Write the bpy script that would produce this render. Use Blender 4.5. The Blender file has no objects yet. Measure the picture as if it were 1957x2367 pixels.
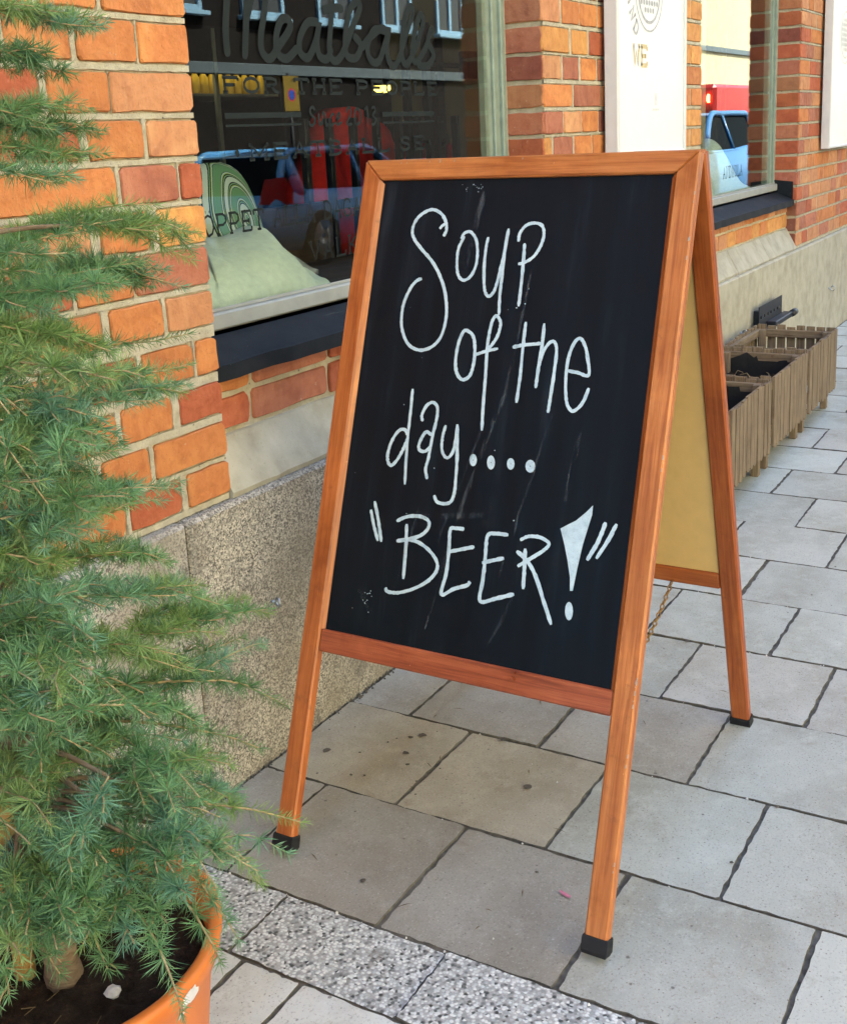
import bpy, math, random
from mathutils import Vector, Matrix, noise as mnoise
R=math.radians
random.seed(7)
scene=bpy.context.scene
col=scene.collection
# ------------------------------------------------------------------ camera
CAM=(-1.5741,-1.3936,1.1983); YAW,PITCH,ROLL=0.5419,0.2442,-0.0494
F_PX,IW,IH=2655.4766,1957.0,2367.0; CX,CY=17.1463,-205.7372
fwd=Vector((math.cos(PITCH)*math.cos(YAW),math.cos(PITCH)*math.sin(YAW),-math.sin(PITCH)))
rt=Vector((math.sin(YAW),-math.cos(YAW),0)); up=rt.cross(fwd)
cr,sr=math.cos(ROLL),math.sin(ROLL)
rt,up=cr*rt+sr*up,-sr*rt+cr*up
cd=bpy.data.cameras.new('camera'); cam=bpy.data.objects.new('camera',cd); col.objects.link(cam)
cd.sensor_fit='VERTICAL'; cd.sensor_height=36.0; cd.lens=F_PX/IH*36.0
cd.shift_x=-CX/IH; cd.shift_y=CY/IH; cd.clip_start=0.05; cd.clip_end=500
m=Matrix((rt,up,-fwd)).transposed().to_4x4(); m.translation=Vector(CAM); cam.matrix_world=m
scene.camera=cam
def in_view(p,mg=0.06):
    v=Vector(p)-Vector(CAM); z=v.dot(fwd)
    if z<0.1: return False
    x=IW/2+CX+F_PX*v.dot(rt)/z; y=IH/2+CY-F_PX*v.dot(up)/z
    return -mg*IW<x<(1+mg)*IW and -mg*IH<y<(1+mg)*IH
# ------------------------------------------------------------------ light
SUN_EL,SUN_AZ=R(50),R(68)          # azimuth measured from +X towards +Y: the sun stands behind the shop, the pavement lies in open shade
w=bpy.data.worlds.new('World'); scene.world=w; w.use_nodes=True
nt=w.node_tree; sky=nt.nodes.new('ShaderNodeTexSky'); sky.sky_type='NISHITA'; sky.sun_disc=False
sky.sun_elevation=SUN_EL; sky.sun_rotation=R(90)-SUN_AZ; sky.air_density=1.0; sky.dust_density=2.0; sky.ozone_density=0.35
bg=nt.nodes['Background']; bg.inputs['Strength'].default_value=0.15; nt.links.new(sky.outputs[0],bg.inputs['Color'])
sd=bpy.data.lights.new('sun','SUN'); sd.energy=5.0; sd.angle=R(0.53); sd.color=(1.0,0.955,0.82)
sun=bpy.data.objects.new('sun',sd); col.objects.link(sun)
sdir=Vector((math.cos(SUN_EL)*math.cos(SUN_AZ),math.cos(SUN_EL)*math.sin(SUN_AZ),math.sin(SUN_EL)))
sun.rotation_euler=sdir.to_track_quat('Z','Y').to_euler(); sun.location=(0,4,20)
vs=scene.view_settings; vs.view_transform='Standard'; vs.look='None'; vs.gamma=1; vs.use_curve_mapping=False; vs.exposure=2.72
scene.cycles.max_bounces=6; scene.cycles.diffuse_bounces=3; scene.cycles.glossy_bounces=3; scene.cycles.transmission_bounces=2; scene.cycles.caustics_reflective=False; scene.cycles.caustics_refractive=False; scene.cycles.transparent_max_bounces=16
# ------------------------------------------------------------------ helpers
WL={}
def wl(o): return WL.get(o.name,Vector((0,0,0))) if o else Vector((0,0,0))
def tag(o,label=None,cat=None,group=None,kind=None):
    if label: o['label']=label
    if cat: o['category']=cat
    if group: o['group']=group
    if kind: o['kind']=kind
    return o
def empty(name,loc=(0,0,0),label=None,cat=None,group=None,kind=None):
    o=bpy.data.objects.new(name,None); o.empty_display_size=.05; col.objects.link(o); o.location=loc; WL[o.name]=Vector(loc)
    return tag(o,label,cat,group,kind)
def mobj(name,me,mat=None,parent=None,loc=(0,0,0),rot=None):
    o=bpy.data.objects.new(name,me); col.objects.link(o)
    if mat and not me.materials: me.materials.append(mat)
    WL[o.name]=Vector(loc)
    if parent: o.parent=parent
    if rot is not None:
        M=rot.to_4x4(); M.translation=Vector(loc)-wl(parent); o.matrix_basis=M
    else: o.location=Vector(loc)-wl(parent)
    return o
class MB:
    def __init__(s): s.v=[]; s.f=[]; s.c=[]
    def add(s,vs,fs):
        b=len(s.v); s.v+=[tuple(x) for x in vs]; s.f+=[tuple(b+i for i in f) for f in fs]; return s
    def box(s,a,b):
        x0,y0,z0=a; x1,y1,z1=b
        return s.add([(x0,y0,z0),(x1,y0,z0),(x1,y1,z0),(x0,y1,z0),(x0,y0,z1),(x1,y0,z1),(x1,y1,z1),(x0,y1,z1)],
          [(0,3,2,1),(4,5,6,7),(0,1,5,4),(1,2,6,5),(2,3,7,6),(3,0,4,7)])
    def bbox(s,a,b,r=.004):
        # box with chamfered edges
        x0,y0,z0=a; x1,y1,z1=b; vs=[];idx={}
        for i,x in enumerate((x0,x1)):
            for j,y in enumerate((y0,y1)):
                for k,z in enumerate((z0,z1)):
                    sx,sy,sz=(r,-r)[i],(r,-r)[j],(r,-r)[k]
                    idx[i,j,k,0]=len(vs); vs.append((x,y+sy,z+sz))
                    idx[i,j,k,1]=len(vs); vs.append((x+sx,y,z+sz))
                    idx[i,j,k,2]=len(vs); vs.append((x+sx,y+sy,z))
        fs=[]
        for i in (0,1):
            q=[idx[i,0,0,0],idx[i,1,0,0],idx[i,1,1,0],idx[i,0,1,0]]; fs.append(q if i else q[::-1])
        for j in (0,1):
            q=[idx[0,j,0,1],idx[1,j,0,1],idx[1,j,1,1],idx[0,j,1,1]]; fs.append(q[::-1] if j else q)
        for k in (0,1):
            q=[idx[0,0,k,2],idx[1,0,k,2],idx[1,1,k,2],idx[0,1,k,2]]; fs.append(q if k else q[::-1])
        for i in (0,1):
            for j in (0,1):
                q=[idx[i,j,0,0],idx[i,j,1,0],idx[i,j,1,1],idx[i,j,0,1]]; fs.append(q if (i+j)%2==0 else q[::-1])
        for i in (0,1):
            for k in (0,1):
                q=[idx[i,0,k,0],idx[i,0,k,2],idx[i,1,k,2],idx[i,1,k,0]]; fs.append(q if (i+k)%2==0 else q[::-1])
        for j in (0,1):
            for k in (0,1):
                q=[idx[0,j,k,1],idx[1,j,k,1],idx[1,j,k,2],idx[0,j,k,2]]; fs.append(q if (j+k)%2==0 else q[::-1])
        for i in (0,1):
            for j in (0,1):
                for k in (0,1):
                    q=[idx[i,j,k,0],idx[i,j,k,1],idx[i,j,k,2]]; fs.append(q if (i+j+k)%2==0 else q[::-1])
        return s.add(vs,fs)
    def tube(s,pts,rad,n=6,cap=True):
        pts=[Vector(p) for p in pts]; k=len(pts); b=len(s.v); u=None
        for i,p in enumerate(pts):
            t=(pts[min(i+1,k-1)]-pts[max(i-1,0)]).normalized()
            if u is None: u=t.orthogonal().normalized()
            u=(u-t*u.dot(t)).normalized(); v=t.cross(u); r=rad[i] if isinstance(rad,(list,tuple)) else rad
            for a in range(n):
                an=2*math.pi*a/n; s.v.append(tuple(p+(u*math.cos(an)+v*math.sin(an))*r))
        for i in range(k-1):
            for a in range(n):
                a2=(a+1)%n; s.f.append((b+i*n+a,b+i*n+a2,b+(i+1)*n+a2,b+(i+1)*n+a))
        if cap: s.f.append(tuple(b+a for a in range(n))[::-1]); s.f.append(tuple(b+(k-1)*n+a for a in range(n)))
        return s
    def lathe(s,prof,c=(0,0,0),n=32,axis='z'):
        b=len(s.v); k=len(prof)
        for r,z in prof:
            for a in range(n):
                an=2*math.pi*a/n
                p=(r*math.cos(an),r*math.sin(an),z) if axis=='z' else (r*math.cos(an),z,r*math.sin(an))
                s.v.append((c[0]+p[0],c[1]+p[1],c[2]+p[2]))
        for i in range(k-1):
            for a in range(n):
                a2=(a+1)%n; q=(b+i*n+a,b+i*n+a2,b+(i+1)*n+a2,b+(i+1)*n+a); s.f.append(q if axis=='z' else q[::-1])
        return s
    def prism(s,poly,y0,y1):           # polygon in (x,z) extruded in y
        n=len(poly); b=len(s.v)
        for y in (y0,y1): s.v+=[(p[0],y,p[1]) for p in poly]
        s.f.append(tuple(range(b,b+n))); s.f.append(tuple(range(b+n,b+2*n))[::-1])
        for i in range(n):
            j=(i+1)%n; s.f.append((b+i,b+n+i,b+n+j,b+j))
        return s
    def mesh(s,name,smooth=False):
        me=bpy.data.meshes.new(name); me.from_pydata(s.v,[],s.f); me.validate()
        if smooth: me.polygons.foreach_set('use_smooth',[True]*len(me.polygons))
        me.update(); return me
    def build(s,name,mat,parent=None,smooth=False,kind=None,loc=None):
        if loc is not None:
            s.v=[(x-loc[0],y-loc[1],z-loc[2]) for x,y,z in s.v]
        o=mobj(name,s.mesh(name,smooth),mat,parent,loc or (0,0,0))
        if kind: o['kind']=kind
        return o
def catmull(P,n=6):
    P=[Vector(p) for p in P]; out=[]
    if len(P)<3:
        return [P[0].lerp(P[-1],i/n) for i in range(n+1)]
    Q=[P[0]*2-P[1]]+P+[P[-1]*2-P[-2]]
    for i in range(1,len(Q)-2):
        a,b,c,d=Q[i-1:i+3]
        for k in range(n):
            t=k/n; out.append(.5*((2*b)+(c-a)*t+(2*a-5*b+4*c-d)*t*t+(3*b-a-3*c+d)*t**3))
    out.append(P[-1]); return out
def smooth_by_angle(o,ang=35):
    me=o.data; me.polygons.foreach_set('use_smooth',[True]*len(me.polygons))
    try: me.set_sharp_from_angle(angle=R(ang))
    except Exception: pass
    return o
# ------------------------------------------------------------------ materials
class NT:
    def __init__(s,name):
        s.m=bpy.data.materials.new(name); s.m.use_nodes=True; s.t=s.m.node_tree; s.b=s.t.nodes['Principled BSDF']; s.o=s.t.nodes['Material Output']
    def n(s,t,**k):
        x=s.t.nodes.new(t)
        for a,v in k.items(): setattr(x,a,v)
        return x
    def l(s,a,b): s.t.links.new(a,b)
    def co(s,kind='Object',scale=(1,1,1)):
        tc=s.n('ShaderNodeTexCoord'); mp=s.n('ShaderNodeMapping'); mp.inputs['Scale'].default_value=scale; s.l(tc.outputs[kind],mp.inputs['Vector']); return mp.outputs[0]
    def pos(s,scale=(1,1,1)):
        g=s.n('ShaderNodeNewGeometry'); mp=s.n('ShaderNodeMapping'); mp.inputs['Scale'].default_value=scale; s.l(g.outputs['Position'],mp.inputs['Vector']); return mp.outputs[0]
    def noise(s,vec,scale,detail=4,rough=.55,dist=0):
        x=s.n('ShaderNodeTexNoise'); x.inputs['Scale'].default_value=scale; x.inputs['Detail'].default_value=detail; x.inputs['Roughness'].default_value=rough; x.inputs['Distortion'].default_value=dist
        if vec: s.l(vec,x.inputs['Vector'])
        return x.outputs['Fac']
    def vor(s,vec,scale,feature='F1',out='Distance',rnd=1.0):
        x=s.n('ShaderNodeTexVoronoi',feature=feature); x.inputs['Scale'].default_value=scale; x.inputs['Randomness'].default_value=rnd
        if vec: s.l(vec,x.inputs['Vector'])
        return x.outputs[out]
    def ramp(s,fac,stops,interp='LINEAR'):
        r=s.n('ShaderNodeValToRGB'); e=r.color_ramp.elements; r.color_ramp.interpolation=interp
        while len(e)<len(stops): e.new(0.5)
        for x,(p,c) in zip(e,stops): x.position=p; x.color=(c[0],c[1],c[2],1) if not isinstance(c,(int,float)) else (c,c,c,1)
        s.l(fac,r.inputs[0]); return r.outputs[0]
    def mix(s,a,b,fac,mode='MIX'):
        x=s.n('ShaderNodeMix',data_type='RGBA',blend_type=mode); x.clamp_factor=True
        for v,i in ((a,6),(b,7)):
            if isinstance(v,(tuple,list)): x.inputs[i].default_value=(v[0],v[1],v[2],1)
            elif isinstance(v,(int,float)): x.inputs[i].default_value=(v,v,v,1)
            else: s.l(v,x.inputs[i])
        if isinstance(fac,(int,float)): x.inputs[0].default_value=fac
        else: s.l(fac,x.inputs[0])
        return x.outputs[2]
    def math(s,op,a,b=0.0):
        x=s.n('ShaderNodeMath',operation=op)
        for v,i in ((a,0),(b,1)):
            if isinstance(v,(int,float)): x.inputs[i].default_value=v
            else: s.l(v,x.inputs[i])
        return x.outputs[0]
    def objcol(s): return s.n('ShaderNodeObjectInfo').outputs['Color']
    def objrnd(s): return s.n('ShaderNodeObjectInfo').outputs['Random']
    def attr(s,name): return s.n('ShaderNodeAttribute',attribute_name=name).outputs['Color']
    def bump(s,h,strength=.3,dist=.002,nrm=None):
        b=s.n('ShaderNodeBump'); b.inputs['Strength'].default_value=strength; b.inputs['Distance'].default_value=dist; s.l(h,b.inputs['Height'])
        if nrm: s.l(nrm,b.inputs['Normal'])
        return b.outputs[0]
    def fin(s,col=None,rough=.7,nrm=None,spec=.4,metal=0):
        if col is not None:
            if isinstance(col,(tuple,list)): s.b.inputs['Base Color'].default_value=(col[0],col[1],col[2],1)
            else: s.l(col,s.b.inputs['Base Color'])
        if isinstance(rough,(int,float)): s.b.inputs['Roughness'].default_value=rough
        else: s.l(rough,s.b.inputs['Roughness'])
        s.b.inputs['Specular IOR Level'].default_value=spec; s.b.inputs['Metallic'].default_value=metal
        if nrm: s.l(nrm,s.b.inputs['Normal'])
        return s.m
M={}
def plain(name,c,rough=.6,spec=.4,metal=0,var=.25,scale=30,bump=.1,emit=None):
    n=NT(name); v=n.pos(); f=n.noise(v,scale,5); c2=tuple(x*(1-var) for x in c); c1=tuple(min(1,x*(1+var*.5)) for x in c)
    k=n.ramp(f,[(.3,c2),(.7,c1)])
    M[name]=n.fin(k,rough,n.bump(n.noise(v,scale*6,3),bump,.001) if bump else None,spec,metal)
    if emit: n.b.inputs['Emission Color'].default_value=(*emit[0],1); n.b.inputs['Emission Strength'].default_value=emit[1]
    return M[name]
def mk():
    # brick: per-brick colour with firing marks
    n=NT('brick'); p=n.pos(); oc=n.objcol(); rv=n.objrnd()
    sh=n.n('ShaderNodeVectorMath',operation='ADD'); cmb=n.n('ShaderNodeCombineXYZ'); n.l(n.math('MULTIPLY',rv,37.0),cmb.inputs[0]); n.l(p,sh.inputs[0]); n.l(cmb.outputs[0],sh.inputs[1]); q=sh.outputs[0]
    big=n.noise(q,9,3,.5,1.0); mid=n.noise(q,38,5,.6); fine=n.noise(q,240,4,.65)
    c=n.mix(oc,n.mix(oc,(1.25,1.5,1.5),1.0,'MULTIPLY'),n.ramp(big,[(.52,0),(.72,.75)]))
    c=n.mix(c,n.mix(oc,(.52,.42,.5),1.0,'MULTIPLY'),n.ramp(big,[(.25,.65),(.43,0)]))
    c=n.mix(c,n.mix(oc,(.60,.50,.50),1.0,'MULTIPLY'),n.ramp(mid,[(.48,0),(.68,.42)]))
    c=n.mix(c,(.62,.5,.36),n.ramp(n.noise(q,70,6,.7),[(.63,0),(.72,.5)])); c=n.mix(c,(.09,.06,.05),n.ramp(n.noise(q,22,6,.75,1.5),[(.62,0),(.74,.45)])); c=n.mix(c,n.mix(oc,(1.15,1.35,1.4),1.0,'MULTIPLY'),n.ramp(n.noise(n.pos((60,60,5)),1,4,.6),[(.52,0),(.7,.4)]))
    c=n.mix(c,(.05,.03,.025),n.ramp(n.vor(q,150),[(.05,.7),(.13,0)]))
    nb=n.bump(fine,.5,.002,n.bump(mid,.65,.005,n.bump(n.vor(q,120),.35,.002)))
    M['brick']=n.fin(c,n.ramp(mid,[(.3,.62),(.7,.9)]),nb,.35)
    n=NT('mortar'); p=n.pos(); f=n.noise(p,30,5,.6); g=n.noise(p,330,4,.7)
    c=n.ramp(f,[(.25,(.44,.38,.26)),(.55,(.60,.54,.39)),(.8,(.68,.62,.48))]); c=n.mix(c,(.26,.21,.15),n.ramp(g,[(.3,.6),(.42,0)])); c=n.mix(c,(.20,.165,.12),n.ramp(n.noise(p,16,6,.75),[(.56,0),(.72,.5)])); c=n.mix(c,(.05,.04,.03),n.ramp(n.vor(p,45),[(.06,.8),(.12,0)]))
    M['mortar']=n.fin(c,.92,n.bump(g,.9,.004,n.bump(n.noise(p,70,4,.7),.6,.004)),.2)
    # granite: mineral speckle
    n=NT('granite'); p=n.pos(); oc=n.objcol(); v=n.vor(p,330,'F1','Color'); sp=n.n('ShaderNodeSeparateColor'); n.l(v,sp.inputs[0])
    g=n.noise(p,420,3,.7); g2=n.noise(p,150,3,.6)
    c=n.mix(oc,(.62,.56,.46),n.ramp(sp.outputs[0],[(.55,0),(.62,.8)],'LINEAR')); c=n.mix(c,(.07,.06,.055),n.ramp(n.math('ADD',n.math('MULTIPLY',sp.outputs[1],.5),n.math('MULTIPLY',g2,.5)),[(.56,0),(.6,.85)]))
    c=n.mix(c,(.085,.08,.072),n.ramp(n.noise(p,120,3,.6),[(.59,0),(.65,.55)])); c=n.mix(c,(.60,.57,.49),n.ramp(n.noise(p,95,3,.6,.3),[(.60,0),(.66,.5)])); c=n.mix(c,n.mix(oc,(.62,.57,.50),1.0,'MULTIPLY'),n.ramp(n.noise(p,3.2,4,.6),[(.42,0),(.62,.7)])); c=n.mix(c,(.10,.09,.08),n.ramp(n.noise(p,9,5,.65),[(.55,0),(.70,.55)]))
    M['granite']=n.fin(c,.75,n.bump(g,.25,.0012,n.bump(n.noise(p,60,4),.3,.003)),.35)
    n=NT('limestone'); p=n.pos((1,1,1)); f=n.noise(p,14,5,.6); g=n.noise(p,190,4,.7); st=n.noise(n.pos((22,.2,1.2)),1,4)
    c=n.ramp(f,[(.25,(.32,.285,.205)),(.55,(.44,.405,.305)),(.85,(.52,.48,.375))]); c=n.mix(c,(.22,.18,.12),n.ramp(g,[(.62,0),(.72,.7)])); c=n.mix(c,(.25,.2,.14),n.ramp(st,[(.6,0),(.75,.35)]))
    M['limestone']=n.fin(c,.85,n.bump(g,.4,.002,n.bump(f,.25,.004)),.25)
    # pavement slab
    n=NT('slab'); p=n.pos(); oc=n.objcol(); rv=n.objrnd(); sh=n.n('ShaderNodeVectorMath',operation='ADD'); cmb=n.n('ShaderNodeCombineXYZ'); n.l(n.math('MULTIPLY',rv,53.0),cmb.inputs[2]); n.l(p,sh.inputs[0]); n.l(cmb.outputs[0],sh.inputs[1]); q=sh.outputs[0]
    f=n.noise(q,5,6,.6); g=n.noise(q,260,4,.75); h=n.noise(q,26,5,.65)
    c=n.mix(oc,n.mix(oc,(.66,.62,.56),1.0,'MULTIPLY'),n.ramp(f,[(.42,0),(.72,.85)])); c=n.mix(c,n.mix(oc,(1.2,1.2,1.2),1.0,'MULTIPLY'),n.ramp(h,[(.52,0),(.75,.6)])); c=n.mix(c,(.10,.09,.075),n.ramp(n.math('ADD',n.vor(q,26),n.math('MULTIPLY',h,.25)),[(.14,.8),(.19,0)])); c=n.mix(c,(.16,.14,.12),n.ramp(n.vor(q,75),[(.07,.8),(.12,0)])); c=n.mix(c,(.15,.13,.11),n.ramp(g,[(.30,.75),(.44,0)])); c=n.mix(c,(.60,.59,.55),n.ramp(g,[(.58,0),(.70,.55)])); c=n.mix(c,n.mix(oc,(.58,.50,.42),1.0,'MULTIPLY'),n.ramp(n.noise(q,13,5,.7,.5),[(.60,0),(.74,.55)]))
    M['slab']=n.fin(c,n.ramp(f,[(.3,.85),(.7,.72)]),n.bump(g,.4,.0015,n.bump(h,.4,.003)),.25)
    plain('joint_dirt',(.135,.122,.100),.95,.1,0,.5,60,.8)
    n=NT('aggregate'); p=n.pos(); d=n.vor(p,185); v=n.vor(p,185,'F1','Color'); sp=n.n('ShaderNodeSeparateColor'); n.l(v,sp.inputs[0])
    c=n.ramp(sp.outputs[0],[(.0,(.045,.05,.045)),(.14,(.14,.15,.14)),(.26,(.34,.36,.335)),(.5,(.52,.54,.51)),(.85,(.70,.71,.67))]); c=n.mix(c,(.30,.29,.275),n.ramp(d,[(.45,0),(.62,.7)])); c=n.mix(c,(.07,.06,.05),n.ramp(n.noise(p,13,4,.6),[(.64,0),(.74,.7)]))
    M['aggregate']=n.fin(c,.6,n.bump(n.ramp(d,[(.1,1),(.6,0)]),.35,.0018),.4)
    # varnished wood, local x runs along the grain
    def wood(name,a,b,dk,rough,spec,ring=0):
        n=NT(name); v=n.co('Object',(1,1,1)); rv=n.objrnd(); sh=n.n('ShaderNodeVectorMath',operation='ADD'); cmb=n.n('ShaderNodeCombineXYZ'); n.l(n.math('MULTIPLY',rv,9.0),cmb.inputs[0]); n.l(n.math('MULTIPLY',rv,5.0),cmb.inputs[1]); n.l(v,sh.inputs[0]); n.l(cmb.outputs[0],sh.inputs[1])
        mp=n.n('ShaderNodeMapping'); mp.inputs['Scale'].default_value=(3,60,60); n.l(sh.outputs[0],mp.inputs['Vector']); g=n.noise(mp.outputs[0],1.6,6,.65,.6)
        mp2=n.n('ShaderNodeMapping'); mp2.inputs['Scale'].default_value=(12,420,420); n.l(sh.outputs[0],mp2.inputs['Vector']); fi=n.noise(mp2.outputs[0],1.0,3,.6)
        bl=n.noise(sh.outputs[0],11,4,.6)
        c=n.ramp(g,[(.28,dk),(.48,a),(.72,b)]); c=n.mix(c,dk,n.ramp(fi,[(.3,.55),(.5,0)])); c=n.mix(c,n.mix(c,(1.35,1.4,1.3),1.0,'MULTIPLY'),n.ramp(bl,[(.5,0),(.75,.8)])); c=n.mix(c,n.mix(c,(.6,.5,.45),1.0,'MULTIPLY'),n.ramp(bl,[(.25,.8),(.42,0)]))
        c=n.mix(c,tuple(min(.8,x*1.8+.06) for x in b),n.ramp(n.noise(sh.outputs[0],85,4,.8),[(.68,0),(.74,.7)])); c=n.mix(c,n.objcol(),1.0,'MULTIPLY'); c=n.mix(c,(.10,.04,.02),n.ramp(n.noise(sh.outputs[0],30,6,.75),[(.60,0),(.74,.5)]))
        M[name]=n.fin(c,n.ramp(bl,[(.3,rough-.08),(.7,rough+.12)]),n.bump(fi,.15,.0008),spec)
    wood('board_wood',(.43,.135,.032),(.54,.205,.060),(.25,.060,.016),.36,.5)
    wood('rail_wood',(.33,.080,.032),(.44,.125,.052),(.16,.034,.016),.34,.5)
    wood('planter_wood',(.20,.145,.092),(.29,.22,.15),(.10,.070,.045),.85,.2)
    wood('dark_wood',(.04,.024,.016),(.06,.035,.022),(.02,.012,.01),.6,.3)
    n=NT('blackboard'); v=n.co('Object',(1,1,1)); mp=n.co('Object',(26,2.2,1)); f=n.noise(mp,1.0,5,.6); g=n.noise(v,6,4,.6); d=n.noise(v,420,3,.7)
    c=n.ramp(f,[(.35,(.0026,.0052,.0085)),(.75,(.0045,.0100,.0165))]); c=n.mix(c,(.035,.05,.065),n.math('MULTIPLY',n.ramp(f,[(.56,0),(.76,.45)]),n.ramp(g,[(.42,0),(.68,1)]))); c=n.mix(c,(.25,.28,.30),n.math('MULTIPLY',n.ramp(d,[(.72,0),(.78,.7)]),n.ramp(n.noise(v,9,4),[(.60,0),(.68,1)])))
    M['blackboard']=n.fin(c,n.ramp(g,[(.3,.45),(.7,.6)]),n.bump(d,.1,.0004),.16)
    n=NT('chalk'); v=n.co('Object',(1,1,1)); f=n.noise(v,45,6,.8); g=n.noise(v,300,4,.8)
    c=n.ramp(f,[(.28,(.34,.46,.52)),(.5,(.50,.64,.70)),(.7,(.60,.74,.79))]); c=n.mix(c,(.10,.14,.17),n.ramp(g,[(.28,.6),(.42,0)]))
    M['chalk']=n.fin(c,.9,None,.1)
    n=NT('chalk_dust'); v=n.co('Object',(1,1,1)); f=n.noise(n.co('Object',(90,9,1)),1,6,.75)
    tr=n.n('ShaderNodeBsdfTransparent'); mx=n.n('ShaderNodeMixShader'); n.fin((.16,.20,.23),.9,None,.1); n.l(n.ramp(f,[(.46,0),(.72,.45)]),mx.inputs[0]); n.l(tr.outputs[0],mx.inputs[1]); n.l(n.b.outputs[0],mx.inputs[2]); n.l(mx.outputs[0],n.o.inputs[0]); M['chalk_dust']=n.m
    plain('hardboard',(.74,.49,.18),.6,.3,0,.05,40,.05)
    plain('rubber',(.012,.012,.013),.65,.35,0,.3,80,.3)
    plain('brass',(.42,.26,.10),.38,.5,.9,.3,200,.1)
    plain('zinc',(.45,.47,.48),.35,.5,.9,.2,200,.1)
    plain('green_paint',(.25,.31,.25),.55,.4,0,.2,25,.25)
    plain('frame_white',(.36,.365,.325),.55,.4,0,.12,25,.2)
    n=NT('sill_metal'); p=n.pos(); f=n.noise(p,18,5,.65); g=n.noise(p,200,3,.7); c=n.ramp(f,[(.3,(.008,.010,.013)),(.7,(.017,.020,.024))]); c=n.mix(c,(.16,.145,.115),n.ramp(n.noise(n.pos((3,40,40)),1,5),[(.62,0),(.75,.5)])); c=n.mix(c,(.3,.3,.28),n.ramp(g,[(.70,0),(.76,.5)])); M['sill_metal']=n.fin(c,.6,n.bump(f,.2,.002),.14)
    n=NT('soil'); p=n.pos(); f=n.noise(p,60,6,.7); g=n.noise(p,260,4,.7); c=n.ramp(f,[(.3,(.020,.014,.010)),(.6,(.05,.035,.024)),(.8,(.10,.07,.045))]); M['soil']=n.fin(c,.95,n.bump(g,1,.006,n.bump(f,1,.012)),.1)
    n=NT('pot_plastic'); p=n.pos(); f=n.noise(p,9,4,.6); c=n.ramp(f,[(.3,(.62,.16,.025)),(.7,(.72,.215,.04))]); c=n.mix(c,(.35,.13,.05),n.ramp(n.noise(p,40,5,.7),[(.62,0),(.74,.5)])); M['pot_plastic']=n.fin(c,.45,n.bump(n.noise(p,120,3),.1,.001),.4)
    n=NT('needle'); a=n.attr('Col'); n.fin(a,.5,None,.3); tl=n.n('ShaderNodeBsdfTranslucent'); n.l(n.mix(a,(1.0,1.25,.6),1.0,'MULTIPLY'),tl.inputs['Color']); mx=n.n('ShaderNodeMixShader'); mx.inputs[0].default_value=.3; n.l(n.b.outputs[0],mx.inputs[1]); n.l(tl.outputs[0],mx.inputs[2]); n.l(mx.outputs[0],n.o.inputs[0]); M['needle']=n.m
    n=NT('bark'); p=n.pos((14,14,50)); f=n.noise(p,1.5,6,.7,1); c=n.ramp(f,[(.3,(.13,.09,.055)),(.55,(.25,.18,.115)),(.8,(.36,.29,.2))]); M['bark']=n.fin(c,.9,n.bump(f,.9,.006),.15)
    n=NT('twig'); p=n.pos(); f=n.noise(p,120,4,.7); M['twig']=n.fin(n.ramp(f,[(.3,(.26,.18,.09)),(.7,(.50,.40,.22))]),.8,n.bump(f,.5,.001),.2)
    n=NT('cane'); p=n.pos((8,8,2)); f=n.noise(p,2,5,.7); c=n.ramp(f,[(.3,(.40,.20,.05)),(.7,(.56,.33,.10))]); c=n.mix(c,(.05,.035,.02),n.ramp(n.noise(n.pos(),50,5,.7),[(.62,0),(.72,.7)])); M['cane']=n.fin(c,.55,None,.35)
    plain('sticker',(.75,.73,.78),.5,.3,0,.1,90,0)
    plain('sign_white',(.80,.80,.77),.35,.5,0,.03,10,0)
    plain('sign_frame',(.62,.62,.60),.4,.5,0,.05,20,0)
    plain('print_grey',(.46,.46,.46),.6,.3,0,.35,60,0)
    plain('print_pale',(.66,.66,.63),.6,.3,0,.1,60,0)
    plain('print_gold',(.70,.56,.30),.6,.3,0,.12,60,0)
    plain('film',(.015,.020,.019),.8,.2,0,.1,60,0)
    # window glass: clear with a fresnel reflection of both surfaces
    n=NT('glass'); lw=n.n('ShaderNodeLayerWeight'); lw.inputs[0].default_value=.5; gl=n.n('ShaderNodeBsdfGlossy'); gl.inputs['Roughness'].default_value=0.0; gl.inputs['Color'].default_value=(.97,1,1,1); tr=n.n('ShaderNodeBsdfTransparent'); tr.inputs['Color'].default_value=(.90,.94,.92,1); mx=n.n('ShaderNodeMixShader')
    n.l(n.math('ADD',.048,n.math('MULTIPLY',n.math('POWER',lw.outputs['Facing'],5.0),.945)),mx.inputs[0]); n.l(tr.outputs[0],mx.inputs[1]); n.l(gl.outputs[0],mx.inputs[2]); n.l(mx.outputs[0],n.o.inputs[0])
    M['glass']=n.m
    plain('black_metal',(.018,.018,.02),.5,.4,0,.3,40,.2)
    plain('fleece',(.78,.79,.58),.95,.1,0,.12,60,.9)
    plain('fleece_grey',(.40,.38,.32),.95,.1,0,.2,60,.9)
    plain('red_cloth',(.80,.035,.025),.95,.08,0,.3,18,.5)
    plain('wall_beige',(.42,.34,.21),.9,.2,0,.12,6,.1)
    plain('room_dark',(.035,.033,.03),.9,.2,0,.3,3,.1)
    plain('bottle_yellow',(.75,.48,.05),.4,.4,0,.1,30,0)
    plain('cap_red',(.6,.05,.02),.5,.4,0,.1,30,0)
    plain('lamp_glow',(.9,.8,.4),.5,.2,0,0,10,0,((1,.72,.12),1.0))
    plain('tube_glow',(.9,.9,.8),.5,.2,0,0,10,0,((1,.88,.5),1.2))
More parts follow.
